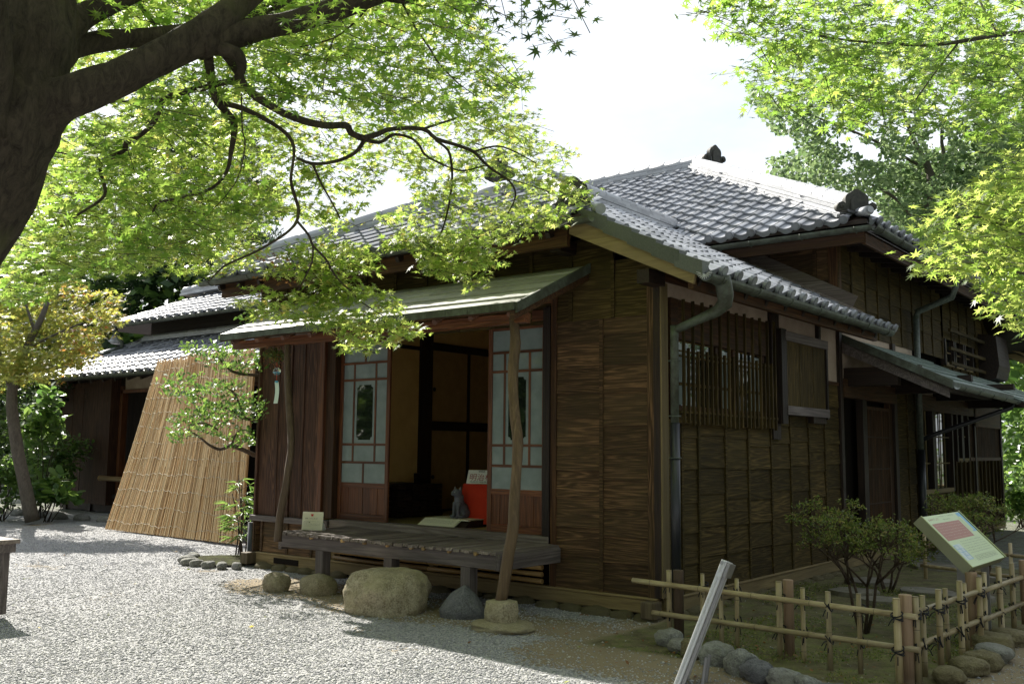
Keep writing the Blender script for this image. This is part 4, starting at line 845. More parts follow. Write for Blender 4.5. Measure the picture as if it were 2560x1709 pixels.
# foundation stones: row along the front sill and along the side sill
def row(n,make,label,group):
    first=[stone('foundation_stone',None,(0,0,0),(1,1,1),'stone_found',40+i,sub=3,rough=.2) for i in range(4)]
    for k in range(n):
        b=first[k%4]; o=b if k<4 else b.copy()
        if k>=4: COL.objects.link(o)
        make(o,k); tag(o,label,'stone',group)
fx=[-5.35,-5.05,-4.8,-4.58,-4.33,-4.05,-3.7,-3.35,-2.95,-2.5,-2.1,-1.8,-1.45,-1.15,-.90,-.62,-.36,-.10]
def mk(o,k):
    o.location=(fx[k],-.045-random.random()*.02,-.02); o.scale=(random.uniform(.11,.16),.10,random.uniform(.06,.075)); o.rotation_euler=(0,0,random.choice((0,math.pi)))
row(len(fx),mk,'rounded foundation stone half buried under the front sill beam','stones under the front sill')
def mk(o,k):
    o.location=(.02,.22+k*.29,-.02); o.scale=(.10,random.uniform(.12,.16),random.uniform(.055,.075)); o.rotation_euler=(0,0,random.choice((0,math.pi)))
row(26,mk,'rounded mossy foundation stone under the side sill beam','stones under the side sill')
# ---- text helper
def text(name,s,size,origin,xd,yd,mat,parent,depth=.0006,align='LEFT'):
    c=bpy.data.curves.new(name,'FONT'); c.body=s; c.size=size; c.align_x=align; c.extrude=depth/2; t=bpy.data.objects.new(name,c); COL.objects.link(t)
    dg=bpy.context.evaluated_depsgraph_get(); me=bpy.data.meshes.new_from_object(t.evaluated_get(dg)); bpy.data.objects.remove(t)
    xd=Vector(xd).normalized(); yd=Vector(yd).normalized(); zd=xd.cross(yd); o0=Vector(origin)
    for v in me.vertices: v.co=o0+xd*v.co.x+yd*v.co.y+zd*(v.co.z+depth/2+.0004)
    me.materials.clear(); me.materials.append(MATS[mat]); o=bpy.data.objects.new(name,me); COL.objects.link(o); child(o,parent); return o
def strokes(name,origin,xd,yd,lines,h,mat,parent,seed=1,cw=None,dens=.75):
    """rows of tiny ink marks too small to read"""
    xd=Vector(xd).normalized(); yd=Vector(yd).normalized(); zd=xd.cross(yd); o0=Vector(origin)+zd*.0008; r=random.Random(seed); m=MB(); cw=cw or h*1.05
    for (x0,x1,y) in lines:
        x=x0
        while x<x1:
            if r.random()<.93:
                for q in range(3):
                    a=x+r.uniform(0,cw*.6); b=y+r.uniform(0,h*.8); w,hh=((cw*r.uniform(.3,.8),h*.16) if r.random()<.5 else (cw*.14,h*r.uniform(.3,.9)))
                    a2=min(a+w,x+cw*.9); b2=min(b+hh,y+h); P=[o0+xd*a+yd*b,o0+xd*a2+yd*b,o0+xd*a2+yd*b2,o0+xd*a+yd*b2]; m.add(P,[(0,1,2,3)],.5)
            x+=cw
    return m.build(name,mat,parent)
# small sign on the bench
SG=thing('small_sign',(-3.85,-.62,.55),'small cream sign with a red emblem standing on the left end of the bench','sign')
def lbox(c,xd,yd,w,h,th,z0=0):    # slab standing at c, bottom centre, face towards xd x yd
    xd=Vector(xd).normalized(); yd=Vector(yd).normalized(); n=xd.cross(yd); c=Vector(c)
    p=[c-xd*w/2-n*th,c+xd*w/2-n*th,c+xd*w/2,c-xd*w/2]; return p+[q+yd*h for q in p],xd,yd,n
c0=(-3.80,-.66,.556); hx_=Vector((.90,.43,0)).normalized(); hy=Vector((.43,-.90,0)).normalized(); yd=(Vector((0,0,1))-hy*.12).normalized()
p,xd,yd,nn=lbox(c0,hx_,yd,.235,.19,.006); m=MB(); m.hexa(p); m.build('sign_face','cream',SG,.003)
b=MB(); q=Vector(c0)-xd*.11; b.prism([q-nn*.005,q-nn*.005+yd*.13,q-nn*.13+Vector((0,0,.002))],xd*.004); q=Vector(c0)+xd*.106; b.prism([q-nn*.005,q-nn*.005+yd*.13,q-nn*.13+Vector((0,0,.002))],xd*.004); b.build('sign_foot','white',SG)
o0=Vector(c0)-xd*.1175
m=MB(); z=nn*.0012
for a,b_,c_,d in ((.098,.122,.145,.165),(.092,.128,.163,.166),(.088,.132,.1655,.167)): m.add([o0+xd*a+yd*c_+z,o0+xd*b_+yd*c_+z,o0+xd*b_+yd*d+z,o0+xd*a+yd*d+z],[(0,1,2,3)])
m.build('red_emblem','redink',SG)
text('sign_title','釣忍（つりしのぶ）',.0165,o0+xd*.033+yd*.115,xd,yd,'ink',SG)
strokes('sign_text',o0,xd,yd,[(.018,.205,.088),(.018,.075,.076),(.018,.205,.064),(.018,.205,.052),(.018,.10,.040)],.0065,'ink',SG)
m=MB(); m.add([o0+xd*(.085+.007*math.cos(t))+yd*(.082+.005*math.sin(t))+z for t in np.linspace(0,5.8,9)],[tuple(range(9))]); m.build('sign_picture','fern',SG)
# cat figure on its plinth
PL=thing('display_plinth',(-2.75,.25,.6),'low dark plinth with a sloping cream caption, holding the cat figure','plinth')
pz=.617
m=MB(); m.hexa([(-3.02,.20,pz-.01),(-2.42,.20,pz-.01),(-2.42,.62,pz-.01),(-3.02,.62,pz-.01),(-3.02,.30,pz+.062),(-2.42,.30,pz+.062),(-2.42,.62,pz+.062),(-3.02,.62,pz+.062)]); m.build('plinth_block','dark_x',PL)
cap=[Vector((-3.03,.13,pz+.0)),Vector((-2.52,.13,pz+.0)),Vector((-2.52,.25,pz+.066)),Vector((-3.03,.25,pz+.066))]
m=MB(); m.prism(cap,(0,.01,-.012)); m.hexa([(-3.03,.25,pz+.056),(-2.42,.25,pz+.056),(-2.42,.62,pz+.062),(-3.03,.62,pz+.062),(-3.03,.25,pz+.068),(-2.42,.25,pz+.068),(-2.42,.62,pz+.070),(-3.03,.62,pz+.070)]); m.build('caption_plate','cream',PL)
strokes('caption_text',cap[0]+Vector((.03,.012,.008)),(1,0,0),(0,.12,.066),[(0,.14,.10),(0,.42,.075),(0,.44,.055),(0,.42,.035)],.010,'ink',PL,4)
CT=thing('cat_figure',(-2.70,.42,.69),'grey sculpted cat sitting upright and looking up beside the red cloth','cat figure')
def cat():
    me=bpy.data.meshes.new('cat_body'); o=bpy.data.objects.new('cat_body',me); COL.objects.link(o)
    # metaball-like body made of one remeshed surface
    mb=MB(); z0=.687; X,Y=-2.70,.42
    def ell(c,r,rot=None,n=14):
        c=Vector(c); vs=[];fs=[]
        for i in range(n+1):
            th=math.pi*i/n
            for k in range(2*n):
                ph=math.pi*k/n; v=Vector((r[0]*math.sin(th)*math.cos(ph),r[1]*math.sin(th)*math.sin(ph),r[2]*math.cos(th)))
                if rot: v.rotate(rot)
                vs.append(c+v)
        for i in range(n):
            for k in range(2*n): a=i*2*n+k;b=i*2*n+(k+1)%(2*n); fs.append((a,a+2*n,b+2*n,b))
        mb.add(vs,fs,.5,True)
    from mathutils import Euler
    P=lambda a,b,c:(X+a,Y+b,z0+c)     # a right of picture, b away, c up
    ell(P(-.005,.05,.085),(.072,.085,.082)); ell(P(-.004,.015,.145),(.055,.062,.085),Euler((.25,0,0))); ell(P(-.002,-.01,.205),(.042,.044,.060))
    ell(P(-.055,.05,.055),(.038,.065,.055)); ell(P(.052,.05,.055),(.036,.065,.055))
    ell(P(-.066,-.005,.018),(.024,.052,.018)); ell(P(.062,-.01,.018),(.024,.052,.018))
    for q in (-.028,.03):
        mb.tube([P(q,-.03,.165),P(q,-.045,.10),P(q*1.05,-.05,.03),P(q*1.05,-.055,.012)],[.026,.020,.016,.019],10); ell(P(q*1.05,-.068,.012),(.018,.028,.013))
    ell(P(-.006,-.025,.262),(.056,.054,.047),Euler((-.3,0,0))); ell(P(-.020,-.070,.254),(.028,.022,.019)); ell(P(-.003,.01,.215),(.050,.050,.05)); mb.tube([P(.06,.09,.02),P(.02,.13,.018),P(-.06,.12,.018),P(-.11,.05,.018),P(-.10,-.01,.016),P(-.06,-.05,.015)],[.02,.02,.019,.018,.016,.012],9)
    for q,ln in ((-.036,.0),(.030,.0)):
        vs=[Vector(P(q-.022,-.028,.286)),Vector(P(q+.024,-.024,.284)),Vector(P(q+.002,.010,.282)),Vector(P(q+(.010 if q>0 else -.010),-.014,.345))]; mb.add(vs,[(0,1,3),(1,2,3),(2,0,3),(0,2,1)],.5)
    o2=mb.build('tmp','cat'); r=o2.modifiers.new('r','REMESH'); r.mode='VOXEL'; r.voxel_size=.0045; r.use_smooth_shade=True; s=o2.modifiers.new('s','SMOOTH'); s.iterations=6; s.factor=.5
    dg=bpy.context.evaluated_depsgraph_get(); me=bpy.data.meshes.new_from_object(o2.evaluated_get(dg)); bpy.data.objects.remove(o2); bpy.data.objects.remove(o); me.materials.clear(); me.materials.append(MATS['cat'])
    o=bpy.data.objects.new('body',me); COL.objects.link(o); child(o,CT)
    for q in (-.036,.004):
        m=MB(); c=Vector(P(q,-.073,.274)); m.tube([c,c+Vector((-.002,-.005,.002))],[.0075,.005],8); m.build('eye','cateye',CT)
    for q in (-.036,.030):
        m=MB(); k=(.004 if q>0 else -.006); m.add([P(q-.013,-.031,.294),P(q+.015,-.028,.292),P(q+k*1.8,-.0195,.332)],[(0,1,2)]); m.build('inner_ear','catear',CT)
    m=MB(); c=Vector(P(-.022,-.091,.262)); m.tube([c,c+Vector((0,-.003,0))],[.006,.003],7); m.build('nose','ink',CT)
cat()
# red draped table with the museum placard
RT_=thing('red_draped_table',(-2.3,.8,.62),'low table draped in bright red cloth just inside the right door','table')
m=MB(); n=40; vs=[]
for j,(zz,ex) in enumerate(((1.045,0),(1.04,.012),(.9,.03),(.75,.05),(.63,.065))):
    for k in range(n):
        t=2*math.pi*k/n; cx,cy=math.cos(t),math.sin(t); sc=1/max(abs(cx),abs(cy)); sc=min(sc,1.25); f=1+.0
        wv=.012*math.sin(t*11+1)*(j/4); vs.append((-2.44+cx*sc*(.37+ex+wv),.80+cy*sc*(.24+ex+wv),zz))
fs=[(j*n+k,j*n+(k+1)%n,(j+1)*n+(k+1)%n,(j+1)*n+k) for j in range(4) for k in range(n)]+[tuple(range(n))]
m.add(vs,fs,.5,True); m.build('red_cloth','redcloth',RT_)
PC=thing('placard',(-2.40,.68,1.05),'white slanted placard with dark red characters on the red table','sign')
c0=(-2.575,.61,1.047); xd=Vector((.93,.36,0)).normalized(); hn=Vector((.36,-.93,0)).normalized(); yd=(Vector((0,0,1))-hn*.55).normalized()
p,xd,yd,nn=lbox(c0,xd,yd,.31,.165,.005); m=MB(); m.hexa(p); m.build('placard_face','white',PC)
o0=Vector(c0)-xd*.155
text('placard_name','明治村',.088,o0+xd*.155+yd*.047,xd,yd,'maroon',PC,align='CENTER'); text('placard_small_line','博物館',.026,o0+xd*.155+yd*.137,xd,yd,'ink',PC,align='CENTER'); text('placard_roman_line','MUSEUM MEIJI-MURA',.025,o0+xd*.155+yd*.014,xd,yd,'ink',PC,align='CENTER')
# furniture deep in the room
DK=thing('writing_desk',(-4.1,.9,.6),'dark low desk with a raised end post at the ochre wall','desk')
m=MB(); m.box(-4.48,-4.05,.35,1.28,.96,1.0); m.build('desk_top','black',DK); m=MB(); m.box(-4.12,-4.06,1.18,1.26,.6,1.12); m.box(-4.12,-4.06,.36,.42,.6,.96); m.each('desk_leg','black',DK); m=MB(); m.box(-4.2,-4.12,.5,.95,.78,.84); m.build('shelf_board','pale_y',DK)
WC=thing('drawer_chest',(-3.95,1.2,.6),'dark stack of small boxes and books beside the desk','chest')
m=MB()
for i in range(6):
    for j in range(4):
        for k in range(6):
            if (i+j+k)%1==0: m.box(-4.35+j*.10,-4.258+j*.10,.75+i*.13,.87+i*.13,.605+k*.065,.664+k*.065)
m.build('stacked_boxes','dark_y',WC)
# hanging fern ball and wind chime
HF=thing('hanging_fern',(-4.22,-.92,2.42),'ball of brown and green fern hanging under the canopy edge','plant')
m=MB(); m.tube([(-4.2,-.92,2.56),(-4.2,-.92,2.42)],.004,5); m.build('hanging_wire','rope',HF)
m=MB(); 
for k in range(420):
    a=rng.normal(0,1,3); a/=np.linalg.norm(a); c=Vector((-4.20,-.92,2.415))+Vector((a[0]*.17*rng.random()**.5,a[1]*.08,a[2]*.07*rng.random()**.5)); c.z-=max(0,.15-abs(c.x+4.15))*.25*rng.random()
    d=Vector(rng.normal(0,1,3)).normalized()*.03; e=Vector(rng.normal(0,1,3)).normalized()*.01; m.add([c,c+d*.5+e,c+d,c+d*.5-e],[(0,1,2,3)])
m.build('fern_fronds','fern',HF)['kind']='stuff'
m=MB()
for k in range(160):
    c=Vector((-4.18,-.92,2.38))+Vector(rng.normal(0,.05,3)); d=Vector(rng.normal(0,1,3)).normalized()*.03; e=Vector(rng.normal(0,1,3)).normalized()*.008; m.add([c,c+d*.5+e,c+d,c+d*.5-e],[(0,1,2,3)])
m.build('moss_ball','dead',HF)['kind']='stuff'
WC2=thing('wind_chime',(-4.14,-.92,2.23),'round glass wind chime with a white paper strip under the fern ball','wind chime')
cx,cy,cz=-4.145,-.92,2.225
m=MB(); m.tube([(cx,cy,cz+.05),(cx,cy,cz+.11)],.003,5); m.tube([(cx,cy,cz+.02),(cx+.0,cy,cz-.10)],.0025,5); m.build('red_string','string',WC2)
def sphere(mb,c,r,z0=-1,z1=1,n=18):
    vs=[];fs=[]
    for i in range(n+1):
        zz=z0+(z1-z0)*i/n; rr=math.sqrt(max(0,1-zz*zz))
        for k in range(n): t=2*math.pi*k/n; vs.append((c[0]+r*rr*math.cos(t),c[1]+r*rr*math.sin(t),c[2]+r*zz))
    for i in range(n):
        for k in range(n): fs.append((i*n+k,i*n+(k+1)%n,(i+1)*n+(k+1)%n,(i+1)*n+k))
    mb.add(vs,fs,.5,True)
m=MB(); sphere(m,(cx,cy,cz),.042,-.9,1); m.build('glass_bowl','chime',WC2); m=MB(); sphere(m,(cx,cy,cz),.0405,-.5,-.15); m.build('blue_band','chimeblue',WC2)
m=MB(); P=[]
for k in range(7):
    z=cz-.115-k*.038; dx=.006*math.sin(k*.6); P+= [(cx-.020+dx,cy-.008+dx,z),(cx+.022+dx,cy+.012+dx,z)]
m.add(P,[(2*k,2*k+1,2*k+3,2*k+2) for k in range(6)],.5,True); m.build('paper_strip','paper',WC2)
m=MB(); m.box(cx-.022,cx+.024,cy-.004,cy+.002,cz-.122,cz-.102); m.build('strip_clip','chimeblue',WC2)
# ================================================================ bamboo fences
def bamboo(m,a,b,r,node=.16,n=9):
    a=Vector(a);b=Vector(b); Ln=(b-a).length; k=max(1,int(Ln/node)); pts=[];rad=[]; off=random.uniform(.2,.8)
    pts.append(a);rad.append(r)
    for i in range(k):
        t=(i+off)/k
        for dt,rr in ((-.012,1),(-.005,1.09),(.0,.94),(.005,1.09),(.012,1)):
            tt=t+dt/Ln
            if 0.01<tt<.99: pts.append(a.lerp(b,tt));rad.append(r*rr*(1-.08*tt))
    pts.append(b);rad.append(r*.92); m.tube(pts,rad,n,var=random.uniform(.35,1.0))
    d=(b-a).normalized(); nr=MB.__new__(MB)
    for i in range(k):
        t=(i+off)/k
        if .02<t<.98: q=a.lerp(b,t); rec=list(m.rec); m.tube([q-d*.0025,q+d*.0025],r*1.06*(1-.08*t),n,False,0.0); m.rec=rec
def knot(m,c,axis,r):
    m=MB()
    c=Vector(c); ax=Vector(axis).normalized(); u=ax.orthogonal().normalized(); w=ax.cross(u)
    for q in (-1,0,1):
        tilt=Vector((random.uniform(-.5,.5),random.uniform(-.5,.5),random.uniform(-.2,.5)))
        ring=[]
        for k in range(13):
            t=2*math.pi*k/12; ring.append(c+(u*math.cos(t)+w*math.sin(t))*r*1.12+ax*(q*.012+.014*math.sin(t+q)))
        m.tube(ring,.0045,5,False)
    for q in range(3):
        d=Vector((random.uniform(-.6,.6),random.uniform(-1,-.2),random.uniform(-1,.2))).normalized(); m.tube([c+d*r,c+d*(r+.025)+Vector((0,0,.004)),c+d*(r+.05)-Vector((0,0,.012))],.0035,5)
    m.build('rope_knot','rope',BF)
BF=thing('bamboo_fence',(2.3,-1,0),'low bamboo fence with round wooden stakes and black rope knots round the moss garden','fence')
RL=[Vector((.12,-.60,0)),Vector((2.36,-1.0,0))]; RR=[Vector((2.325,-.98,0)),Vector((2.40,-.10,0)),Vector((2.44,1.0,0)),Vector((2.62,3.6,0))]
m=MB(); bamboo(m,(.12,-.66,.395),(2.38,-.985,.405),.021,.42); bamboo(m,(.30,-.665,.165),(2.39,-.985,.205),.021,.40); m.each('rail','bamboo_x',BF)
m=MB()
for z in (.405,.195):
    bamboo(m,(2.31,-.97,z),(2.425,.62,z+.01),.020,.38); bamboo(m,(2.42,.55,z+.0),(2.60,3.4,z+.02),.019,.4)
m.each('rail','bamboo_y',BF)
kn=MB()
posts=[(.434,-.640,.497,.023),(.70,-.60,.49,.017),(.917,-.735,.507,.018),(1.03,-.70,.49,.017),(1.392,-.79,.514,.023),(1.565,-.79,.486,.017),(1.786,-.905,.493,.019),(1.985,-.885,.497,.017),(2.275,-1.045,.514,.024),(2.345,-.90,.516,.024),(2.335,-.70,.50,.018),(2.398,-.56,.53,.021),(2.36,-.25,.50,.018),(2.410,-.075,.539,.021),(2.385,.15,.5,.018),(2.425,.42,.52,.021),(2.385,.75,.52,.02),(2.44,.98,.55,.023),(2.45,1.40,.54,.021),(2.48,1.75,.53,.02),(2.52,2.15,.53,.02),(2.55,2.6,.53,.02)]
for x,y,zt,r in posts:
    m=MB(); bamboo(m,(x+random.uniform(-.006,.006),y,-.05),(x,y,zt),r,.30,10); m.tube([(x,y,zt-.003),(x,y,zt+.0015)],r*.97,10); o=m.build('bamboo_post','bamboo_z',BF)
    for z in ((.395,.18) if x<2.27 else (.405,.195)):
        knot(kn,(x,y+(.018 if x<2.27 else 0),z),(0,0,1) if random.random()<.5 else (.8,.1,.5),.032)

for x,y,zt,r,mt in ((.505,-.62,.503,.040,'pole1'),(1.425,-.70,.520,.036,'pinkwood'),(2.30,-.945,.530,.040,'pinkwood'),(2.36,.47,.545,.042,'pinkwood'),(2.50,1.62,.55,.04,'pinkwood')):
    m=MB(); m.tube([(x,y,-.05),(x,y,zt-.006),(x,y,zt)],[r,r,r*.96],16,True,.6); m.build('wooden_stake',mt,BF)
# rear fence at the entrance path
BF2=thing('bamboo_fence',(1.7,4,0),'farther low bamboo rail fence beside the entrance stepping stones','fence')
m=MB(); 
for z in (.36,.14): bamboo(m,(.9,4.4,z),(2.55,3.55,z+.02),.02,.4)
m.each('rail','bamboo_x',BF2)
for x,y,rr in ((.95,4.38,.022),(1.45,4.12,.02),(1.95,3.86,.02),(2.28,3.69,.045),(2.5,3.58,.022)):
    m=MB(); bamboo(m,(x,y,-.05),(x,y,.5),rr,.3); m.build('bamboo_post','bamboo_z',BF2)
BF3=thing('bamboo_fence',(3,8,0),'distant pale bamboo rail fence in the sun beyond the garden corner','fence')
m=MB()
for z in (.75,.4): bamboo(m,(.6,14.5,z),(6,13,z),.03,.5)
for x in (1,1.8,2.6,3.4,4.2): bamboo(m,(x,14.4-.28*(x-.6),-.05),(x,14.4-.28*(x-.6),.95),.04,.3)
m.each('rail','bamboo_x',BF3)
# ---- border stones of the garden, each different
bs=[(.60,-.93,.105,.075,.075,'stone_pale'),(.80,-1.09,.115,.085,.06,'stone_pale'),(.92,-1.20,.085,.06,.085,'stone_found'),(1.155,-1.30,.125,.095,.095,'stone_pale'),(1.40,-1.43,.125,.09,.10,'stone_pale'),(1.565,-1.53,.115,.095,.075,'stone_grey'),(1.77,-1.60,.115,.08,.07,'stone_pale'),(1.93,-1.63,.085,.07,.06,'stone_pale'),(2.12,-1.66,.12,.08,.05,'stone_grey'),(2.34,-1.50,.13,.09,.05,'stone_found'),(2.50,-.78,.10,.10,.06,'stone_found'),(2.54,-.46,.12,.11,.07,'stone_found'),(2.56,-.20,.13,.11,.07,'stone_found'),(2.57,.10,.13,.12,.07,'stone_pale'),(2.49,.50,.15,.14,.085,'stone_found'),(2.53,.80,.13,.13,.08,'stone_found'),(2.62,1.2,.12,.12,.06,'stone_found'),(2.68,1.6,.13,.12,.06,'stone_found'),(2.72,2.0,.12,.12,.06,'stone_found')]
lb=['small mossy border stone nearest the corner fence stakes','pale smooth border stone second from the fence end','narrow brown border stone behind the metal sign','blocky speckled border stone just right of the metal sign','large pale rough border stone left of the smooth grey one','smooth dark grey oval border stone','pale rounded border stone right of the smooth grey oval','small pale border stone at the lower edge','flat grey border stone at the lower edge','low border stone in front of the fence corner','dark border stone beside the right fence run, nearest','second mossy border stone along the right fence run','third mossy border stone along the right fence run','pale larger border stone along the right fence run','big rounded border stone under the thick pinkish stake','rounded border stone behind the thick pinkish stake','border stone at the right edge, near','border stone at the right edge, middle','border stone at the right edge, far']
for i,((x,y,a,b,c,mt),l) in enumerate(zip(bs,lb)):
    o=stone('border_stone',l,(x,y,.02+c*.25),(a,b,c),mt,60+i*1.37,'stones edging the moss garden',sub=4,rough=.22); o.rotation_euler=(0,0,random.uniform(-.5,.5))
lf=[(-6.75,-.10,.10),(-6.62,-.22,.09),(-6.5,-.36,.12),(-6.28,-.46,.12),(-6.05,-.52,.10),(-5.85,-.50,.11),(-5.65,-.45,.10),(-5.5,-.35,.09)]
for i,(x,y,r) in enumerate(lf):
    o=stone('border_stone','small grey stone in the curved edging at the left foot of the house',(x,y,.02),(r,r*.6,.05),'stone_pale',90+i,'stones edging the left plant bed'); o.rotation_euler=(0,0,i*.4)
for i,(x,y,r) in enumerate([(-16.0,1.9,.2),(-15.2,1.9,.24),(-14.5,2.0,.2),(-13.8,2.1,.16),(-13.1,2.2,.2),(-17,1.9,.2)]):
    stone('border_stone','low grey stone along the annex foot',(x,y,.03),(r,.14,.09),'stone_pale',110+i,'stones along the annex foot')
for i,(x,y,a,b,an) in enumerate([(.75,2.6,.5,.4,.2),(1.3,3.1,.55,.42,.5),(1.15,2.2,.42,.35,-.2),(1.75,3.0,.5,.4,.3),(.6,3.5,.5,.5,0),(1.6,4.9,.6,.45,0),(.8,5.5,.7,.5,0)]):
    m=MB(); n=9; m.prism([(x+a*.5*math.cos(t*2*math.pi/n+an)*random.uniform(.85,1.1),y+b*.6*math.sin(t*2*math.pi/n+an)*random.uniform(.85,1.1),-.02) for t in range(n)],(0,0,.055)); o=m.build('flagstone','flag'); tag(o,'flat flagstone set in moss near the entrance','flagstone','flagstones near the entrance')
# ================================================================ signs
IB=thing('info_board',(2.45,.4,0),'tilted green edged information board on two metal legs inside the bamboo fence','information board')
# face corners from the photo, squared up, then pushed back along the line of sight
def ground_ray(u,v,k):   # point at depth k
    return CAM+(FW+RT*((u-1280)/FPX)-UP*((v-854.5)/FPX))*k
BLc=Vector((2.367,.475,.58)); BRc=Vector((2.390,1.458,.58)); TLc=Vector((2.017,.478,.931))
xd=(BRc-BLc).normalized(); yd=(TLc-BLc); yd=(yd-xd*yd.dot(xd)).normalized(); nn=xd.cross(yd); bw=(BRc-BLc).length; bh=(TLc-BLc).dot(yd); o0=BLc.copy()
def slab(mb,x0,x1,y0,y1,z0,z1,var=.5): mb.hexa([o0+xd*a+yd*b+nn*z0 for a,b in ((x0,y0),(x1,y0),(x1,y1),(x0,y1))]+[o0+xd*a+yd*b+nn*z1 for a,b in ((x0,y0),(x1,y0),(x1,y1),(x0,y1))],var)
m=MB(); slab(m,0,bw,0,bh,-.012,0); m.build('panel','lime',IB)
m=MB(); slab(m,-.022,0.0,-.005,bh+.005,-.075,.006); slab(m,bw,bw+.022,-.005,bh+.005,-.075,.006); slab(m,0,bw,0.0,bh,-.07,-.013); m.each('side_frame','khaki',IB)
m=MB(); slab(m,-.020,-.002,-.004,bh+.004,.0065,.009); slab(m,bw+.002,bw+.020,-.004,bh+.004,.0065,.009); m.each('edge_trim','limee',IB)
def patch(x0,x1,y0,y1,mt,nm,z=.001): m=MB(); m.add([o0+xd*a*bw+yd*b*bh+nn*z for a,b in ((x0,y0),(x1,y0),(x1,y1),(x0,y1))],[(0,1,2,3)]); return m.build(nm,mt,IB)
patch(.06,.80,.50,.84,'brick','brown_table'); patch(.88,1.0,.58,.98,'blue','blue_picture'); patch(.05,.24,.12,.42,'plan','plan_drawing'); patch(.86,.93,.60,.9,'lime','picture_gap',.002)
strokes('panel_text',o0,xd,yd,[(bw*.30,bw*.92,bh*(.44-.045*k)) for k in range(6)]+[(bw*.30,bw*.9,bh*(.15-.025*k)) for k in range(4)],.008,'ink',IB,5)
strokes('table_text',o0+nn*.0012,xd,yd,[(bw*(.10+.0*k),bw*.76,bh*(.79-.052*k)) for k in range(6)],.006,'cream',IB,6,cw=.014)
strokes('panel_title',o0,xd,yd,[(bw*.07,bw*.33,bh*.90)],.020,'maroon',IB,7,cw=.03); strokes('panel_subtitle',o0,xd,yd,[(bw*.38,bw*.8,bh*.95),(bw*.42,bw*.62,bh*.885)],.009,'ink',IB,8)
m=MB(); r=random.Random(3)
for k in range(9): a=.06+.17*r.random(); b=.13+.27*r.random(); w=.05; 
for a0,b0,a1,b1 in ((.06,.40,.15,.40),(.06,.33,.2,.33),(.09,.27,.23,.27),(.12,.2,.23,.2),(.06,.40,.06,.27),(.15,.40,.15,.2),(.23,.33,.23,.13),(.12,.13,.23,.13),(.12,.27,.12,.13)):
    p=o0+xd*a0*bw+yd*b0*bh+nn*.002; q=o0+xd*a1*bw+yd*b1*bh+nn*.002; m.bar(p,q,.003,.001,nn)
m.build('plan_lines','blue',IB)
for a in (.16,.86):
    p=o0+xd*(a*bw)+yd*.09-nn*.08; m=MB(); m.box(p.x-.028,p.x+.028,p.y-.012,p.y+.012,-.05,p.z+.03); m.build('leg','alu2',IB)
# ---- metal A-board seen edge on
AB=thing('sandwich_board',(1.5,-2.3,0),'leaning aluminium pavement sign seen from its narrow edge','sign stand')
A0=ground_ray(1668,1752,5.52); A1=ground_ray(1803,1398,5.62); A0.z=0.0
up_=(A1-A0).normalized(); Ln=(A1-A0).length
view=(A0+A1)/2-CAM; view.normalize(); wd=(view*.995+RT*.08).normalized(); wd=(wd-up_*wd.dot(up_)).normalized(); th=up_.cross(wd).normalized()   # wd: width direction, nearly away from the lens
if th.dot(RT)<0: th=-th
def ab(mb,a0,a1,w0,w1,t0,t1,base=A0,u=up_,v=.5):
    P=[base+u*a+wd*w+th*t for a in (a0,a1) for (w,t) in ((w0,t0),(w1,t0),(w1,t1),(w0,t1))]; mb.hexa(P,v)
m=MB(); ab(m,0,Ln,0,.018,0,.035); ab(m,0,Ln,.56,.58,0,.035); ab(m,Ln-.03,Ln+.004,0,.58,0,.036); ab(m,0,.03,0,.58,0,.035); ab(m,.02,Ln-.02,-.004,.004,.012,.022); m.build('sign_frame','alu',AB,.004)
m=MB(); ab(m,.03,Ln-.03,.018,.56,.012,.020); m.build('sign_panel','white',AB)
m=MB(); ab(m,.0,Ln-.06,.02,.055,.036,.060,v=.3); ab(m,Ln-.09,Ln-.0,.005,.55,.036,.058); m.build('rear_stay','alu2',AB,.003)
bk=(up_*.985-th*-.0).normalized(); b2=A0+th*.16; u2=((A0+up_*(Ln*.55)+th*.05)-b2).normalized()
m=MB(); P=[b2+u2*a+wd*w+th*t for a in (0,Ln*.34) for (w,t) in ((.25,0),(.28,0),(.28,.02),(.25,.02))]; m.hexa(P); P=[b2+u2*a+wd*w+th*t for a in (0,Ln*.34) for (w,t) in ((.49,0),(.53,0),(.53,.02),(.49,.02))]; m.hexa(P); m.each('prop_leg','alu2',AB,.003)
m=MB(); c=A0+up_*(Ln-.085)+th*.018-wd*.004; m.disc(c,-wd,.016,.006,12); m.build('hinge_bolt','alu',AB)
# ---- corner of a wooden table at the left edge
TB=thing('wooden_table',(-3.9,-3.9,0),'corner of a dark wooden table at the left edge of the yard','table')
cz=.62; c=ground_ray(52,1347,1); d_=(c-CAM); cor=CAM+d_*((cz-CAM.z)/d_.z)
m=MB(); m.box(cor.x-1.4,cor.x,cor.y-.8,cor.y,cz-.035,cz); m.build('table_top','grey_x',TB,.004)
m=MB(); m.box(cor.x-1.36,cor.x-.03,cor.y-.78,cor.y-.02,cz-.11,cz-.036); m.build('apron','fascia_x',TB,.004)
for a,b in ((-.09,-.09),(-.09,-.76),(-1.33,-.09),(-1.33,-.76)):
    m=MB(); m.box(cor.x+a-.035,cor.x+a+.035,cor.y+b-.035,cor.y+b+.035,0,cz-.11); m.build('leg','fascia_z',TB,.004)
m=MB(); m.box(cor.x-1.3,cor.x-.13,cor.y-.12,cor.y-.06,.10,.16); m.build('stretcher','dark_x',TB)
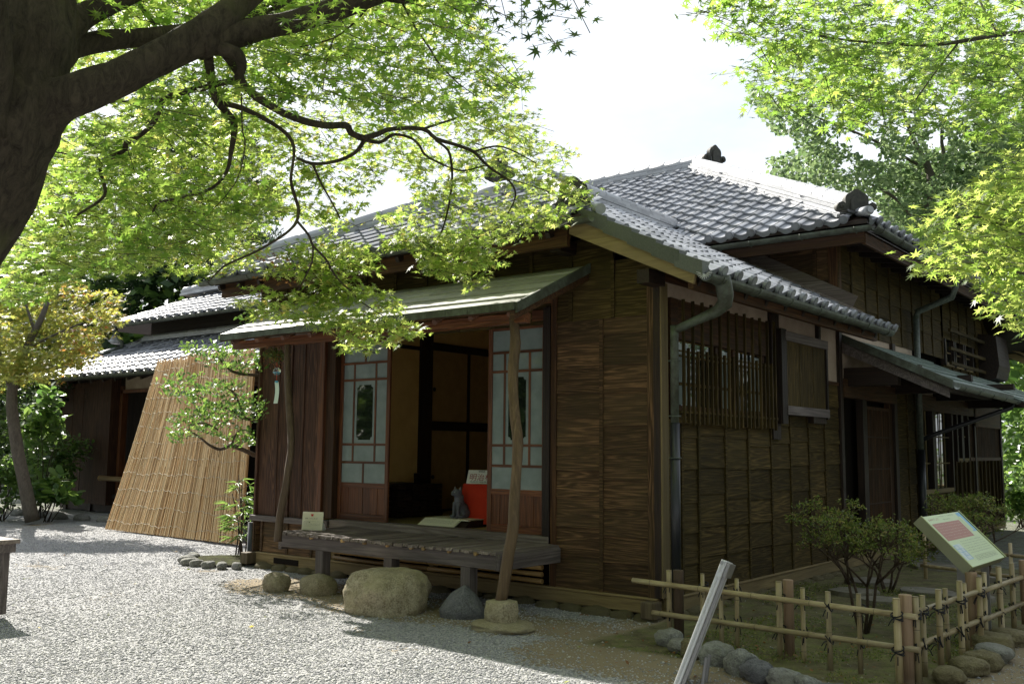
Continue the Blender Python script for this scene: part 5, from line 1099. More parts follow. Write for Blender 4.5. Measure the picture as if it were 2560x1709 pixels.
# ================================================================ leaves, branches, trees
def leafshape(kind):
    if kind=='maple':
        L=[(180,.07),(-128,.46),(-104,.24),(-86,.78),(-62,.30),(-43,.95),(-21,.34),(0,1.08),(21,.34),(43,.95),(62,.30),(86,.78),(104,.24),(128,.46)]
        P=[(0,0,0)]+[(r*math.cos(math.radians(a)),r*math.sin(math.radians(a)),-.10*r*r) for a,r in L]; n=len(L)
        return np.array(P),np.array([(0,1+i,1+(i+1)%n) for i in range(n)])
    if kind=='oval': P=[(0,0,0),(.35,.22,.03),(.8,.17,.0),(1.05,0,-.05),(.8,-.17,0),(.35,-.22,.03)]; return np.array(P),np.array([(0,3,1),(1,3,2),(0,5,3),(5,4,3)])
    if kind=='obov': P=[(0,0,0),(.45,.2,.04),(.85,.26,.02),(1.05,0,0),(.85,-.26,.02),(.45,-.2,.04)]; return np.array(P),np.array([(0,3,1),(1,3,2),(0,5,3),(5,4,3)])
    if kind=='narrow': P=[(0,0,0),(.5,.07,.02),(1.1,0,-.12),(.5,-.07,.02)]; return np.array(P),np.array([(0,2,1),(0,3,2)])
    if kind=='tuft': 
        P=[];T=[]
        for k in range(6):
            a=k*math.pi/3; P+=[(0,0,0),(math.cos(a),math.sin(a),.55),(math.cos(a+.16)*.9,math.sin(a+.16)*.9,.5)]; T.append((3*k,3*k+1,3*k+2))
        return np.array(P,float),np.array(T)
    P=[(0,0,0),(.5,.36,0),(1,0,0),(.5,-.36,0)]; return np.array(P,float),np.array([(0,1,2),(0,2,3)])
def leaves(name,C,size,kind,mat,parent,D=None,Nn=None,var=None,tilt=.45):
    C=np.asarray(C,float); n=len(C)
    if n==0: return
    P,T=leafshape(kind); s=np.asarray(size)*np.ones(n)
    if Nn is None: Nn=np.array([0,0,1.])[None]+rng.normal(0,tilt,(n,3))
    Nn=Nn/np.linalg.norm(Nn,axis=1)[:,None]
    if D is None: D=rng.normal(0,1,(n,3))
    D=D-Nn*(D*Nn).sum(1)[:,None]; D/=np.linalg.norm(D,axis=1)[:,None]+1e-9; B=np.cross(Nn,D)
    asp=rng.uniform(.85,1.1,n)[:,None,None]
    v=C[:,None]+(D[:,None]*P[None,:,0:1]+B[:,None]*P[None,:,1:2]*asp+Nn[:,None]*P[None,:,2:3])*s[:,None,None]
    F=(T[None]+len(P)*np.arange(n)[:,None,None]).ravel(); var=rng.random(n) if var is None else var
    return npmesh(name,v.reshape(-1,3),F,3,mat,parent,np.repeat(var,len(T)))
def inpoly(x,y,poly):
    c=False; n=len(poly); j=n-1
    for i in range(n):
        xi,yi=poly[i];xj,yj=poly[j]
        if (yi>y)!=(yj>y) and x<(xj-xi)*(y-yi)/(yj-yi)+xi: c=not c
        j=i
    return c
def proj(p):
    q=Vector(p)-CAM; z=q.dot(FW); return ((1280+FPX*q.dot(RT)/z)/1.08982,(854.5-FPX*q.dot(UP)/z)/1.08982,z)
def shades_yard(p):      # would a leaf here put its shadow on the open sunlit gravel?
    if p.z<.1: return False
    q=p+SUNV*(p.z/-SUNV.z); u,v,z=proj(q)
    if z<=0 or u<-60 or u>2349 or v>1640 or v<1225: return False
    if q.y>-2.1 and q.x>-1.7: return False
    if u<480 and v<1262: return False
    return True
def spray(poly,d0,d1,n,per,seedgap=None,avoid=True,droop=.15,span=.20,gate=-.12):
    """clusters of leaves on flat twigs inside a region seen between depths d0 and d1; returns leaf centres, directions, twig lines"""
    xs=[p[0] for p in poly]; ys=[p[1] for p in poly]; C=[];D=[];Nn=[];TW=[]; k=0; tries=0
    while k<n and tries<n*60:
        tries+=1; u=random.uniform(min(xs),max(xs)); v=random.uniform(min(ys),max(ys))
        if not inpoly(u,v,poly): continue
        ok=False
        for _ in range(10):
            d=random.uniform(d0,d1); p=V(u,v,d)
            if mnoise.noise(p*1.7)+.5*mnoise.noise(p*4.1)<gate: continue
            if not avoid or not shades_yard(p): ok=True; break
        if not ok and random.random()>.04: continue
        k+=1; a=random.uniform(0,6.28); dr=Vector((math.cos(a),math.sin(a),-droop+random.uniform(-.25,.15))); 
        nrm=Vector((random.gauss(0,.22),random.gauss(0,.22),1)); sd=dr.cross(nrm).normalized(); L0=span*random.uniform(.7,1.3)
        TW.append((p-dr*L0*.5,p,p+dr*L0*.5))
        for i in range(per):
            t=(i/(per-1)-.5) if per>1 else 0; s=(-1 if i%2 else 1); q=p+dr*(t*L0)+sd*(s*random.uniform(.02,.07))+Vector((0,0,random.uniform(-.02,.02)))
            C.append(q); D.append(dr*.6+sd*s*random.uniform(.3,1.0)); Nn.append(nrm+Vector((random.gauss(0,.55),random.gauss(0,.55)-.25,random.gauss(0,.3))))
    return C,D,Nn,TW
def twigs(name,TW,r,mat,parent):
    vs=[];fs=[];b=0
    for T in TW:
        for p in T:
            for k in range(3): t=2.09*k; vs.append((p.x+r*math.cos(t),p.y+r*math.sin(t)*.7,p.z+r*math.sin(t+1)*.8))
        for s in range(len(T)-1):
            for k in range(3): a=b+s*3+k; c=b+s*3+(k+1)%3; fs.append((a,c,c+3,a+3))
        b+=3*len(T)
    if not fs: return
    npmesh(name,np.array(vs),np.array(fs).ravel(),4,mat,parent,np.zeros(len(fs)))['kind']='stuff'
def branch(pts,mat,parent,name='branch',n=12,wob=.12,dscale=2204):
    """pts: (u,v,depth,radius in px of the 2349 px view)"""
    P=[V(u,v,d) for u,v,d,r in pts]; R=[r*d/dscale*(.76 if name=='branch' else .94) for u,v,d,r in pts]; Q=[];RR=[]
    for i in range(len(P)-1):
        a,b,c,d=P[max(i-1,0)],P[i],P[i+1],P[min(i+2,len(P)-1)]
        for t in (0,.33,.66):
            Q.append(.5*((2*b)+(c-a)*t+(2*a-5*b+4*c-d)*t*t+(3*b-a-3*c+d)*t**3)); RR.append(R[i]+(R[i+1]-R[i])*t)
    Q.append(P[-1]);RR.append(R[-1]); m=MB(); m.tube(Q,RR,n,True,.5,wob=wob); return m.build(name,mat,parent)
# ---------------------------------------------------------------- the big maple over the yard
MP=thing('japanese_maple',V(-150,1500,4.2),'large maple with a dark mossy trunk at the left edge, spreading over the house','tree')
MP.location.z=0
base=V(-170,900,4.15)
branch([(-330,1560,4.3,150),(-290,1250,4.25,135),(-235,900,4.2,122),(-150,640,4.2,116),(-42,420,4.2,120),(18,290,4.2,120),(48,180,4.25,100),(72,80,4.3,92),(84,-40,4.4,88),(95,-160,4.5,80)],'bark',MP,'trunk',24,.16)
branch([(-40,300,4.0,60),(-20,150,3.95,48),(-30,0,3.9,45),(-40,-100,3.9,44)],'bark',MP,'trunk',16,.16)
branch([(20,330,4.2,95),(70,270,4.2,80),(120,238,4.2,62),(168,219,4.22,52),(262,182,4.3,44),(340,145,4.4,42),(412,108,4.5,42),(480,70,4.6,44),(530,25,4.7,34),(590,-25,4.8,30),(650,-80,4.9,28)],'bark',MP,'limb',20)
branch([(455,105,4.55,34),(524,86,4.65,30),(600,66,4.7,28),(674,49,4.8,28),(789,15,4.95,26),(870,-15,5.05,25),(960,-45,5.2,24)],'bark',MP,'limb',18)
branch([(870,-20,5.05,20),(925,-8,5.1,18),(970,-25,5.15,16)],'bark',MP,'limb',14)
branch([(110,150,4.35,42),(140,130,4.5,34),(168,109,4.6,28),(262,90,4.8,24),(375,82,5.0,22),(500,62,5.3,18),(600,30,5.6,14),(700,-30,6,10)],'bark',MP,'limb',16)
branch([(90,130,4.4,70),(150,60,4.5,45),(190,38,4.6,30),(240,15,4.7,26),(310,-20,4.9,24)],'bark',MP,'limb',16)
br=[[(470,105,4.6,26),(520,115,4.6,22),(546,128,4.62,19),(556,155,4.65,14),(539,183,4.7,9.5),(500,192,4.8,9),(468,202,4.85,9),(425,210,4.9,9),(378,228,5,9),(362,260,5.05,9),(348,285,5.1,9),(318,312,5.15,8),(290,328,5.2,8),(286,342,5.22,8),(262,358,5.3,7.5),(232,371,5.4,6.5),(232,400,5.45,6),(242,440,5.5,5),(226,462,5.55,4.5),(187,487,5.6,4),(140,520,5.7,3)],
[(478,130,4.6,16),(483,170,4.7,13),(487,202,4.8,12),(500,235,4.9,11.5),(520,258,5,11),(537,281,5.1,10),(536,310,5.15,9),(530,350,5.3,7),(520,393,5.4,5),(487,431,5.6,4.5),(430,450,5.8,4),(367,464,6,3.5),(350,487,6,3)],
[(520,125,4.62,16),(545,165,4.8,13),(560,195,4.9,12.5),(592,225,5,13),(630,248,5.2,12),(655,262,5.3,11),(700,278,5.5,11),(749,288,5.7,10.5),(794,288,5.9,10),(806,305,5.95,10),(835,316,6,9),(870,306,6.1,7.5),(899,296,6.2,7),(970,296,6.4,6.5),(1000,318,6.5,6),(1045,332,6.6,5.5),(1086,348,6.7,5),(1110,372,6.8,4.5),(1131,390,6.9,4),(1169,416,7,3.5),(1183,449,7.1,2.8),(1165,490,7.2,2)],
[(970,296,6.4,4),(1010,283,6.6,3.5),(1049,270,6.8,2.5),(1100,250,7,2)],[(1086,348,6.7,3.2),(1140,335,6.9,2.8),(1185,350,7,2.2),(1230,375,7.2,1.6)],
[(825,316,6,7),(869,327,6.1,5.5),(895,312,6.2,5),(914,309,6.3,4.5),(945,318,6.4,4),(963,335,6.5,4),(975,355,6.6,3.5),(1010,375,6.7,3),(1060,392,6.8,2.4),(1110,380,6.9,2)],
[(1000,322,6.5,4.2),(1028,345,6.6,4),(1036,380,6.7,4),(1037,412,6.8,3.6),(1033,450,6.9,3.2),(1026,487,7,3),(1011,536,7.1,2.4),(985,570,7.2,2)],
[(835,322,6,6.5),(820,345,6,6),(794,362,6,5.6),(755,373,6,5),(715,375,6,5),(680,362,6,3.5)],[(717,375,6,4),(738,423,6.1,3.2),(762,465,6.2,2.8),(780,500,6.4,2.4)],
[(506,235,4.9,9),(560,250,5.2,8),(610,275,5.4,7),(655,305,5.5,6),(674,337,5.6,5),(672,375,5.7,4.6),(667,412,5.8,4.6),(676,450,5.9,5),(685,479,6,5),(680,509,6.1,4.8),(662,530,6.2,4.2),(637,548,6.3,4),(600,570,6.5,3.6),(572,584,6.6,3.4),(515,610,6.9,3),(478,646,7.1,2)],
[(683,509,6.1,4.2),(708,539,6.3,3.8),(718,563,6.4,3.6),(748,595,6.6,3.4),(769,632,6.8,3),(806,670,7,2.6),(834,696,7.1,2.2),(880,725,7.2,1.6)],[(718,563,6.4,3),(716,600,6.6,2.8),(700,635,6.7,2.4),(684,666,6.8,1.8)],
[(307,-10,5,7),(330,25,5.1,6.5),(356,60,5.2,6)],[(920,0,5.1,3.6),(950,60,5.3,3.2),(985,110,5.5,3),(1010,150,5.7,2.6),(1060,200,6,2.2)],[(860,-5,5.1,3),(820,45,5.3,2.8),(765,88,5.5,2.6),(680,110,5.7,2)],[(765,88,5.5,2.4),(748,150,5.7,2),(740,210,5.9,1.6)],
[(378,225,5,4),(300,232,5.1,3.4),(235,236,5.2,2.6)],[(228,372,5.4,3),(180,358,5.4,2.6),(120,348,5.4,2)],[(1143,405,7,2),(1200,420,7.1,1.7),(1260,440,7.2,1.4)],[(554,215,4.8,2.4),(556,300,5,2.2),(562,335,5.1,2),(540,420,5.3,1.6),(470,500,5.6,1.2)]]
for b in br: branch(b,'bark',MP,'branch',10,.1)
R1=[(165,-40),(1075,-40),(1110,60),(1130,110),(1190,150),(1200,225),(1120,262),(1040,252),(900,270),(820,240),(730,235),(660,215),(600,300),(520,400),(430,450),(330,420),(220,420),(130,340),(170,270),(300,215),(500,100),(300,60),(160,90)]
R2=[(90,330),(260,320),(420,450),(600,420),(640,470),(560,560),(430,600),(300,610),(150,650),(60,690),(0,700),(0,620),(45,520)]
R3=[(120,300),(500,260),(900,250),(1180,250),(1215,262),(1250,300),(1300,340),(1285,400),(1350,440),(1345,488),(1290,520),(1190,545),(1120,560),(1010,560),(900,535),(870,500),(925,485),(960,430),(930,390),(870,385),(840,420),(820,470),(770,540),(715,545),(690,500),(600,495),(585,560),(600,600),(480,635),(300,620),(120,600),(60,560)]
R4=[(610,620),(700,560),(790,560),(850,580),(858,612),(790,650),(850,652),(900,690),(958,755),(905,790),(820,812),(755,772),(740,735),(640,745),(560,705)]
R5=[(885,545),(1000,540),(1100,565),(1152,600),(1110,622),(1088,668),(1040,640),(980,618),(905,580)]
R6=[(1090,-30),(1338,-30),(1325,28),(1282,48),(1290,98),(1262,100),(1230,80),(1185,66),(1150,82),(1118,60)]
R0=[(160,-60),(1060,-60),(1060,60),(900,120),(600,160),(560,60),(300,60)]
acc=[[],[],[],[]]
def put(r,acc=acc):
    for a,b in zip(acc,r): a.extend(b)
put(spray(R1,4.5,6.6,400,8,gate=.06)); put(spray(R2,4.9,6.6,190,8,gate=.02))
leaves('near_foliage',acc[0],rng.uniform(.030,.068,len(acc[0])),'maple','leaf',MP,np.array(acc[1]),np.array(acc[2]),rng.random(len(acc[0]))**1.6*.55); twigs('twigs',acc[3],.0022,'twig',MP)  # low tones paint the near leaves darker, as if shaded by the canopy
acc=[[],[],[],[]]
def put2(r):
    for a,b in zip(acc,r): a.extend(b)
put2(spray(R3,6.6,9.2,1280,9,span=.26,gate=-.05)); put2(spray(R1,6.6,9.5,780,9,span=.26,gate=-.05)); put2(spray(R2,6.8,9.5,700,9,span=.26)); put2(spray(R4,6.7,7.7,270,9)); put2(spray(R5,6.8,7.5,110,9)); put2(spray(R0,6,9,400,9)); put2(spray([(120,70),(420,70),(420,110),(300,170),(170,215),(120,120)],6,8.5,110,9,gate=-1))
leaves('far_foliage',acc[0],rng.uniform(.030,.064,len(acc[0])),'maple','leaf',MP,np.array(acc[1]),np.array(acc[2]),.15+.85*rng.random(len(acc[0]))**1.2); twigs('twigs',acc[3],.0022,'twig',MP)
a=spray(R6,3.3,4.0,17,6,droop=.4); leaves('near_foliage',a[0],rng.uniform(.032,.044,len(a[0])),'maple','leaf_dark',MP,np.array(a[1]),np.array(a[2])); twigs('twigs',a[3],.0016,'twig',MP)  # dark leaf colour makes this near spray read as a silhouette
a=spray([(610,590),(690,600),(700,640),(640,680),(600,650)],6.8,7,7,7); leaves('dried_leaves',a[0],rng.uniform(.02,.035,len(a[0])),'maple','dead',MP,np.array(a[1]),np.array(a[2]))
# unseen crown leaves added above the frame to shade trunk and limbs
Cc=[]
while len(Cc)<5200:
    p=Vector((random.uniform(-3.5,3.2),random.uniform(-7.5,-2.2),random.uniform(4.6,6.6)))
    u,v,z=proj(p)
    if z>0 and -50<u<2400 and v>-40: continue
    if shades_yard(p): continue
    Cc.append(p)
leaves('unseen_shade_crown',Cc,rng.uniform(.10,.14,len(Cc)),'maple','leaf',MP)
# ---------------------------------------------------------------- maple reaching in from the right
MR=thing('japanese_maple',(7.3,-3.2,0),'maple with bright green leaves reaching in from the right edge','tree')
branch([(2700,1900,5.4,60),(2640,1200,5.3,55),(2600,600,5.2,48),(2560,100,5.2,44),(2540,-200,5.2,40)],'bark2',MR,'trunk',16)
for b in ([(2560,120,5.2,20),(2440,60,5.2,12),(2349,76,5.2,8),(2290,80,5.2,7),(2200,96,5.2,6),(2120,104,5.3,5),(2000,98,5.4,4),(1900,86,5.5,3),(1840,70,5.6,2)],[(2570,600,5.3,16),(2450,560,5.3,8),(2349,540,5.3,5),(2260,500,5.4,3.5),(2180,500,5.5,2.4)],[(2290,80,5.2,4),(2260,30,5.3,3.4),(2240,-20,5.4,3)],[(2200,96,5.2,3),(2150,160,5.3,2.4),(2100,230,5.4,2)],[(2560,700,5.3,10),(2400,640,5.3,5),(2300,620,5.3,3),(2180,612,5.4,2)]): branch(b,'bark2',MR,'branch',9)
Q1=[(1605,-30),(1590,60),(1640,88),(1690,110),(1662,172),(1735,205),(1730,248),(1790,275),(1870,262),(1950,325),(2020,285),(2100,305),(2200,300),(2260,335),(2349,300),(2400,280),(2400,-30)]
Q2=[(2400,290),(2320,340),(2275,400),(2200,440),(2140,470),(2110,515),(2165,560),(2085,604),(2130,618),(2215,630),(2275,670),(2305,730),(2349,760),(2400,770)]
acc=[[],[],[],[]]
put2(spray(Q2,4.9,6.4,290,8,avoid=False,span=.22)); put2(spray([(1790,-30),(2400,-30),(2400,290),(2000,280),(1800,200)],6.4,8,240,8,avoid=False))
q1=spray(Q1,4.7,6.8,430,8,avoid=False,gate=-.02); leaves('foliage',q1[0],rng.uniform(.038,.054,len(q1[0])),'maple','leaf',MR,np.array(q1[1]),np.array(q1[2]),rng.random(len(q1[0]))**1.5*.45); twigs('twigs',q1[3],.002,'twig',MR)  # upper leaves coloured darker, so only the lower cluster looks sunlit
leaves('foliage',acc[0],rng.uniform(.040,.056,len(acc[0])),'maple','leaf',MR,np.array(acc[1]),np.array(acc[2]),.1+.8*rng.random(len(acc[0]))); twigs('twigs',acc[3],.002,'twig',MR)
# ---------------------------------------------------------------- yellowing maple by the annex
YM=thing('yellow_maple',(-18.5,3,0),'small maple with yellow and orange leaves and a slender trunk at the far left','tree')
branch([(75,1195,17.4,17),(55,1100,17.4,15),(35,1000,17.3,14),(28,900,17.3,12),(60,800,17.3,9),(90,740,17.3,7),(110,690,17.4,5)],'bark2',YM,'trunk',12)
for b in ([(28,900,17.3,10),(5,830,17.3,8),(-20,760,17.3,6)],[(60,800,17.3,6),(120,770,17.2,4),(190,740,17.2,2.5)],[(80,760,17.3,5),(60,700,17.4,4),(50,660,17.4,3)],[(-10,1130,17.6,16),(-20,1000,17.6,18),(-35,900,17.6,16)]): branch(b,'bark2',YM,'branch',8)
acc=[[],[],[],[]]
Y1=[(-60,620),(120,618),(200,650),(272,682),(262,745),(205,790),(236,800),(185,850),(100,872),(30,880),(-60,900)]
put2(spray(Y1,15.8,18.4,720,9,avoid=True,span=.5)); C=np.array(acc[0]); 
vv=np.clip(.15+.65*rng.random(len(C))**1.3,0,1); uu=np.array([proj(Vector(c))[0] for c in C]); vv=np.where((uu>140)&(rng.random(len(C))<.4),np.clip(vv+.25,0,1),vv)
leaves('foliage',C,rng.uniform(.06,.10,len(C)),'maple','leaf_y',YM,np.array(acc[1]),np.array(acc[2]),vv)
# ---------------------------------------------------------------- generic background foliage
def blobpts(c,r,n,nb=14,br=.45):
    """points in clumps spread over an ellipsoid crown"""
    cs=[]
    while len(cs)<nb:
        q=rng.uniform(-1,1,3)
        if .25<np.linalg.norm(q)<1: cs.append(q)
    cs=np.array(cs); k=rng.integers(0,nb,n); sc=rng.uniform(.6,1.1,nb)[k][:,None]
    d=rng.normal(0,1,(n,3)); d/=np.linalg.norm(d,axis=1)[:,None]; rr=rng.random((n,1))**.5
    p=cs[k]*.75+d*rr*br*sc; return np.array(c)+p*np.array(r)
def bgtree(name,label,x,y,h,r,n,kind,size,mat,bark='bark2',group=None,trunk_r=.15,nb=16,cat='tree',low=.35,br=.42):
    t=thing(name,(x,y,0),label,cat,group); m=MB(); m.tube([(x,y,-.1),(x+.1,y,h*.3),(x-.1,y+.1,h*.6),(x,y,h*.9)],[trunk_r,trunk_r*.8,trunk_r*.5,trunk_r*.15],10,wob=.15)
    for k in range(7):
        a=random.uniform(0,6.28); z=h*random.uniform(low,.8); m.tube([(x,y,z),(x+math.cos(a)*r*.4,y+math.sin(a)*r*.4,z+h*.08),(x+math.cos(a)*r*.8,y+math.sin(a)*r*.8,z+h*.12)],[trunk_r*.4,trunk_r*.25,trunk_r*.08],6)
    m.build('trunk',bark,t); P=blobpts((x,y,h*(1+low)/2),(r,r,h*(1-low)/2),n,nb,br)
    leaves('crown',P,rng.uniform(size*.7,size*1.3,n),kind,mat,t,tilt=.8); return t
# tall broadleaf tree behind the roof on the right: crown seen through the lens between these outlines
OK_=thing('tall_broadleaf_tree',V(2135,900,26),'tall loose crowned broadleaf tree rising behind the right roof','tree'); OK_.location.z=0
branch([(2150,1400,26,22),(2145,800,26,17),(2140,560,26,15),(2128,470,26,12),(2135,400,26,9),(2100,330,26,6),(2070,250,26,4)],'bark2',OK_,'trunk',12)
for b in ([(2135,460,26,8),(2165,380,26,7),(2160,300,26,4),(2190,230,26,2)],[(2130,540,26,7),(2060,460,25.5,5),(1990,420,25,3),(1900,400,25,2)],[(2110,380,26,5),(2000,320,25.5,4),(1900,280,25,3),(1800,240,25,2)],[(2140,560,26,6),(2230,500,26,5),(2320,420,26,3)]): branch(b,'bark2',OK_,'branch',7)
def bgspray(polys,d0,d1,n,gap,size,kind,mat,parent,name='crown',thr=.0):
    C=[]
    xs=[p[0] for p in polys];ys=[p[1] for p in polys]; t=0
    while len(C)<n and t<n*40:
        t+=1; u=random.uniform(min(xs),max(xs)); v=random.uniform(min(ys),max(ys))
        if not inpoly(u,v,polys): continue
        if mnoise.noise(Vector((u/gap,v/gap,1.7)))+.5*mnoise.noise(Vector((u/gap*2.7,v/gap*2.7,4)))<thr: continue
        C.append(V(u,v,random.uniform(d0,d1)))
    leaves(name,C,rng.uniform(size*.7,size*1.3,len(C)),kind,mat,parent,tilt=.8)
O1=[(1712,190),(1760,140),(1830,120),(1950,90),(2100,60),(2349,60),(2420,100),(2420,640),(2300,640),(2200,600),(2080,560),(1990,450),(1880,430),(1750,400),(1745,370),(1800,350),(1830,320),(1770,300),(1720,230)]
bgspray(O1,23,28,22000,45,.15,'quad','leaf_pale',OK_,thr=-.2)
O1b=[(1990,440),(2060,380),(2420,250),(2420,700),(2200,600),(2080,560)]
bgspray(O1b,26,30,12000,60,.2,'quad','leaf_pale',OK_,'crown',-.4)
# trees beyond the far right corner
for i,(x,y,h,r,l) in enumerate([(4.6,18.5,6.5,2.3,'sunlit bushy tree just beyond the far corner of the house'),(7.2,24,8,2.8,'tall green tree behind the bushy one at the right edge'),(3.0,26,9,2.8,'broad dark green tree behind the house at the far right'),(10.5,19,7,3,'leafy tree reflected in the side windows'),(13,12,8,3.4,'tree standing right of the house outside the picture')]):
    bgtree('garden_tree',l,x,y,h,r,3600,'quad',.16,'leaf_mid',low=.08,nb=34,br=.34)
BS=thing('leafy_hedge',(4,16,0),'bright leafy undergrowth beyond the far right corner','shrub')
P=blobpts((3.8,17.0,.9),(3.2,1.4,1.1),3000,24,.35); leaves('foliage',P,rng.uniform(.08,.15,len(P)),'quad','leaf_mid',BS,tilt=.8)
for k in range(5):
    pass
TS=thing('thin_stemmed_bush',(1.6,13.4,0),'thin dark stems with fine green leaves beside the far fence','shrub'); m=MB()
for k in range(8):
    x=.9+k*.16; m.tube([(x,13.6+.1*(k%3),-.05),(x+.1,13.6,.8),(x+random.uniform(-.1,.35),13.5,2.0)],[.012,.01,.005],5)
m.build('stems','twig',TS); P=np.concatenate([blobpts((1.4,13.5,2.0),(.8,.6,.8),900,12,.35),blobpts((.55,13.3,2.05),(.4,.5,.5),260,6,.4)]); leaves('foliage',P,rng.uniform(.05,.08,len(P)),'oval','leaf_mid',TS,tilt=.7)
# ---------------------------------------------------------------- dark wood and pines behind the annex
def pine(label,u,v0,d,crown,n,grp='pines behind the annex'):
    t=thing('pine_tree',V(u,1100,d),label,'tree',grp); t.location.z=0
    branch([(u,1250,d,7),(u+2,900,d,6),(u,720,d,6),(u+3,600,d,5),(u-5,v0+60,d,3)],'bark2',t,'trunk',8)
    for k in range(6): 
        vv=v0+(700-v0)*(k+.5)/6; s=(-1)**k; branch([(u,vv,d,3),(u+s*25,vv+random.uniform(-15,5),d,2.2),(u+s*60,vv-random.uniform(5,25),d,1.2)],'bark2',t,'branch',6)
    bgspray(crown,d-2.5,d+2.5,n,34,.30,'tuft','pine',t,thr=.02)
pine('pine with bare forking grey stem behind the annex roof',345,420,38,[(230,600),(300,560),(420,560),(520,600),(560,680),(470,690),(400,650),(330,680),(250,760),(200,740)],2600)
pine('bluish pine top showing through the maple leaves',390,200,40,[(290,190),(440,170),(640,330),(640,600),(300,600),(300,400)],4200)
DW=tag(thing('wooded_bank',V(300,900,48),'dark mass of woodland far behind the annex','woodland'),kind=None); DW['kind']='stuff'; bpy.data.objects.remove(DW)
C=[]
while len(C)<18000:
    u=random.uniform(-150,760); v=random.uniform(430,1150); 
    if v<(480 if u<230 else 600)+35*mnoise.noise(Vector((u/70,3,1))): continue
    C.append(V(u,v,random.uniform(34,44)))
o=leaves('woodland',C,rng.uniform(.3,.6,len(C)),'quad','leaf_dark',None,tilt=.9); tag(o,'dark mass of woodland far behind the annex','woodland',kind='stuff')
C=[]
while len(C)<9000:
    u=random.uniform(2240,2500); v=random.uniform(420,1260); C.append(V(u,v,random.uniform(36,44)))
o=leaves('woodland',C,rng.uniform(.3,.6,len(C)),'quad','leaf_mid',None,tilt=.9); tag(o,'sunlit woodland filling the gap at the right edge','woodland',kind='stuff')
# shrubs at the far left
def shrub(name,label,c,r,n,kind,size,mat,stems=5,nb=10,tilt=.6,stem='twig',br=.42,sr=.012,grp=None):
    t=thing(name,(c[0],c[1],0),label,'shrub',grp); P=blobpts(c,r,n,nb,br); m=MB()
    for k in range(stems):
        q=P[rng.integers(0,n)]; b=Vector((c[0]+random.uniform(-.08,.08),c[1]+random.uniform(-.08,.08),-.03)); e=Vector(q); mid=b.lerp(e,.5)+Vector((random.uniform(-.08,.08),random.uniform(-.08,.08),.05)); m.tube([b,mid,e],[sr,sr*.7,sr*.3],6)
    m.build('stems',stem,t); leaves('foliage',P,rng.uniform(size*.7,size*1.25,n),kind,mat,t,tilt=tilt); return t
for u,v,d,r,n,mt,sz,l in ((100,960,19,(.6,.5,.95),420,'leaf_mid',.20,'tall broad leaved shrub against the annex end wall'),(10,1110,18.2,(1.0,.8,.62),1300,'leaf_mid',.12,'low bright shrub at the left edge'),(112,1130,18.0,(.62,.5,.36),260,'leaf_gloss',.24,'fatsia like plant with large pale leaves beside the stone edging'),(110,1050,20.5,(1.2,.8,1.0),1900,'leaf_mid',.11,'dense green shrub behind the slender trunk'),(-60,930,21,(2.2,1.2,2.2),3000,'leaf_dark',.16,'dark shrub mass at the far left edge'),(40,900,22,(2.2,1.2,1.7),2600,'leaf_dark',.15,'dark evergreen bush behind the yellow maple')):
    p=V(u,v,d); shrub('leafy_shrub',l,(p.x,p.y,max(p.z,.3)),r,n,'obov',sz,mt,6,12)
# ---------------------------------------------------------------- pruned evergreen in front of the reed screen
PE=thing('pruned_evergreen',(-6.25,.9,0),'cloud pruned evergreen with round glossy leaves in front of the reed screen','tree')
hb=lambda pts,d=10.9: [(u,v,dd,r) for (u,v,dd,r) in pts]
branch([(645,1330,12.5,16),(640,1150,12.4,15),(632,1050,12.2,14),(640,900,12.2,12),(625,800,12.1,9),(560,760,11.9,5)],'bark_pine',PE,'trunk',12)
for b in ([(632,1050,12.2,9),(592,1046,12.0,7),(560,1032,11.9,6.5),(530,1022,11.8,6),(505,1030,11.8,5),(480,1020,11.7,4),(455,1000,11.7,3),(430,985,11.6,2)],[(636,980,12.2,7),(592,965,12.0,5.5),(560,958,11.9,5),(530,940,11.8,4),(490,925,11.8,3),(450,905,11.7,2)],[(640,880,12.2,6),(600,862,12.0,5),(560,858,11.9,4.5),(530,850,11.8,4),(505,825,11.8,3),(480,812,11.7,2)],[(530,1022,11.8,4),(545,990,11.8,3),(570,985,11.8,2)],[(560,958,11.9,3),(540,905,11.8,3),(520,890,11.8,2)],[(500,985,11.7,3),(470,970,11.7,2.4),(440,975,11.6,1.5)]): branch(b,'bark_pine',PE,'branch',9)
acc=[[],[],[],[]]
pads=[[(415,800),(450,785),(520,780),(590,790),(600,850),(560,862),(500,850),(440,830)],[(365,885),(400,850),(450,862),(500,880),(480,920),(430,930),(380,910)],[(480,880),(560,880),(600,900),(600,960),(560,965),(500,930)],[(388,990),(400,950),(450,945),(510,965),(500,1010),(430,1020),(400,1020)],[(500,1000),(560,985),(600,1000),(600,1030),(540,1030)],[(445,915),(520,925),(560,950),(540,975),(470,960)],[(535,720),(560,710),(590,730),(560,745)]]
for k,pd in enumerate(pads): put2(spray(pd,11.2,12.1,[62,34,50,40,18,24,4][k],10,avoid=False,span=.13,droop=-.5))
leaves('foliage',acc[0],rng.uniform(.045,.07,len(acc[0])),'obov','leaf_gloss',PE,np.array(acc[1])+np.array([0,0,.5]),np.array(acc[2])*np.array([2,2,1]),rng.random(len(acc[0])))
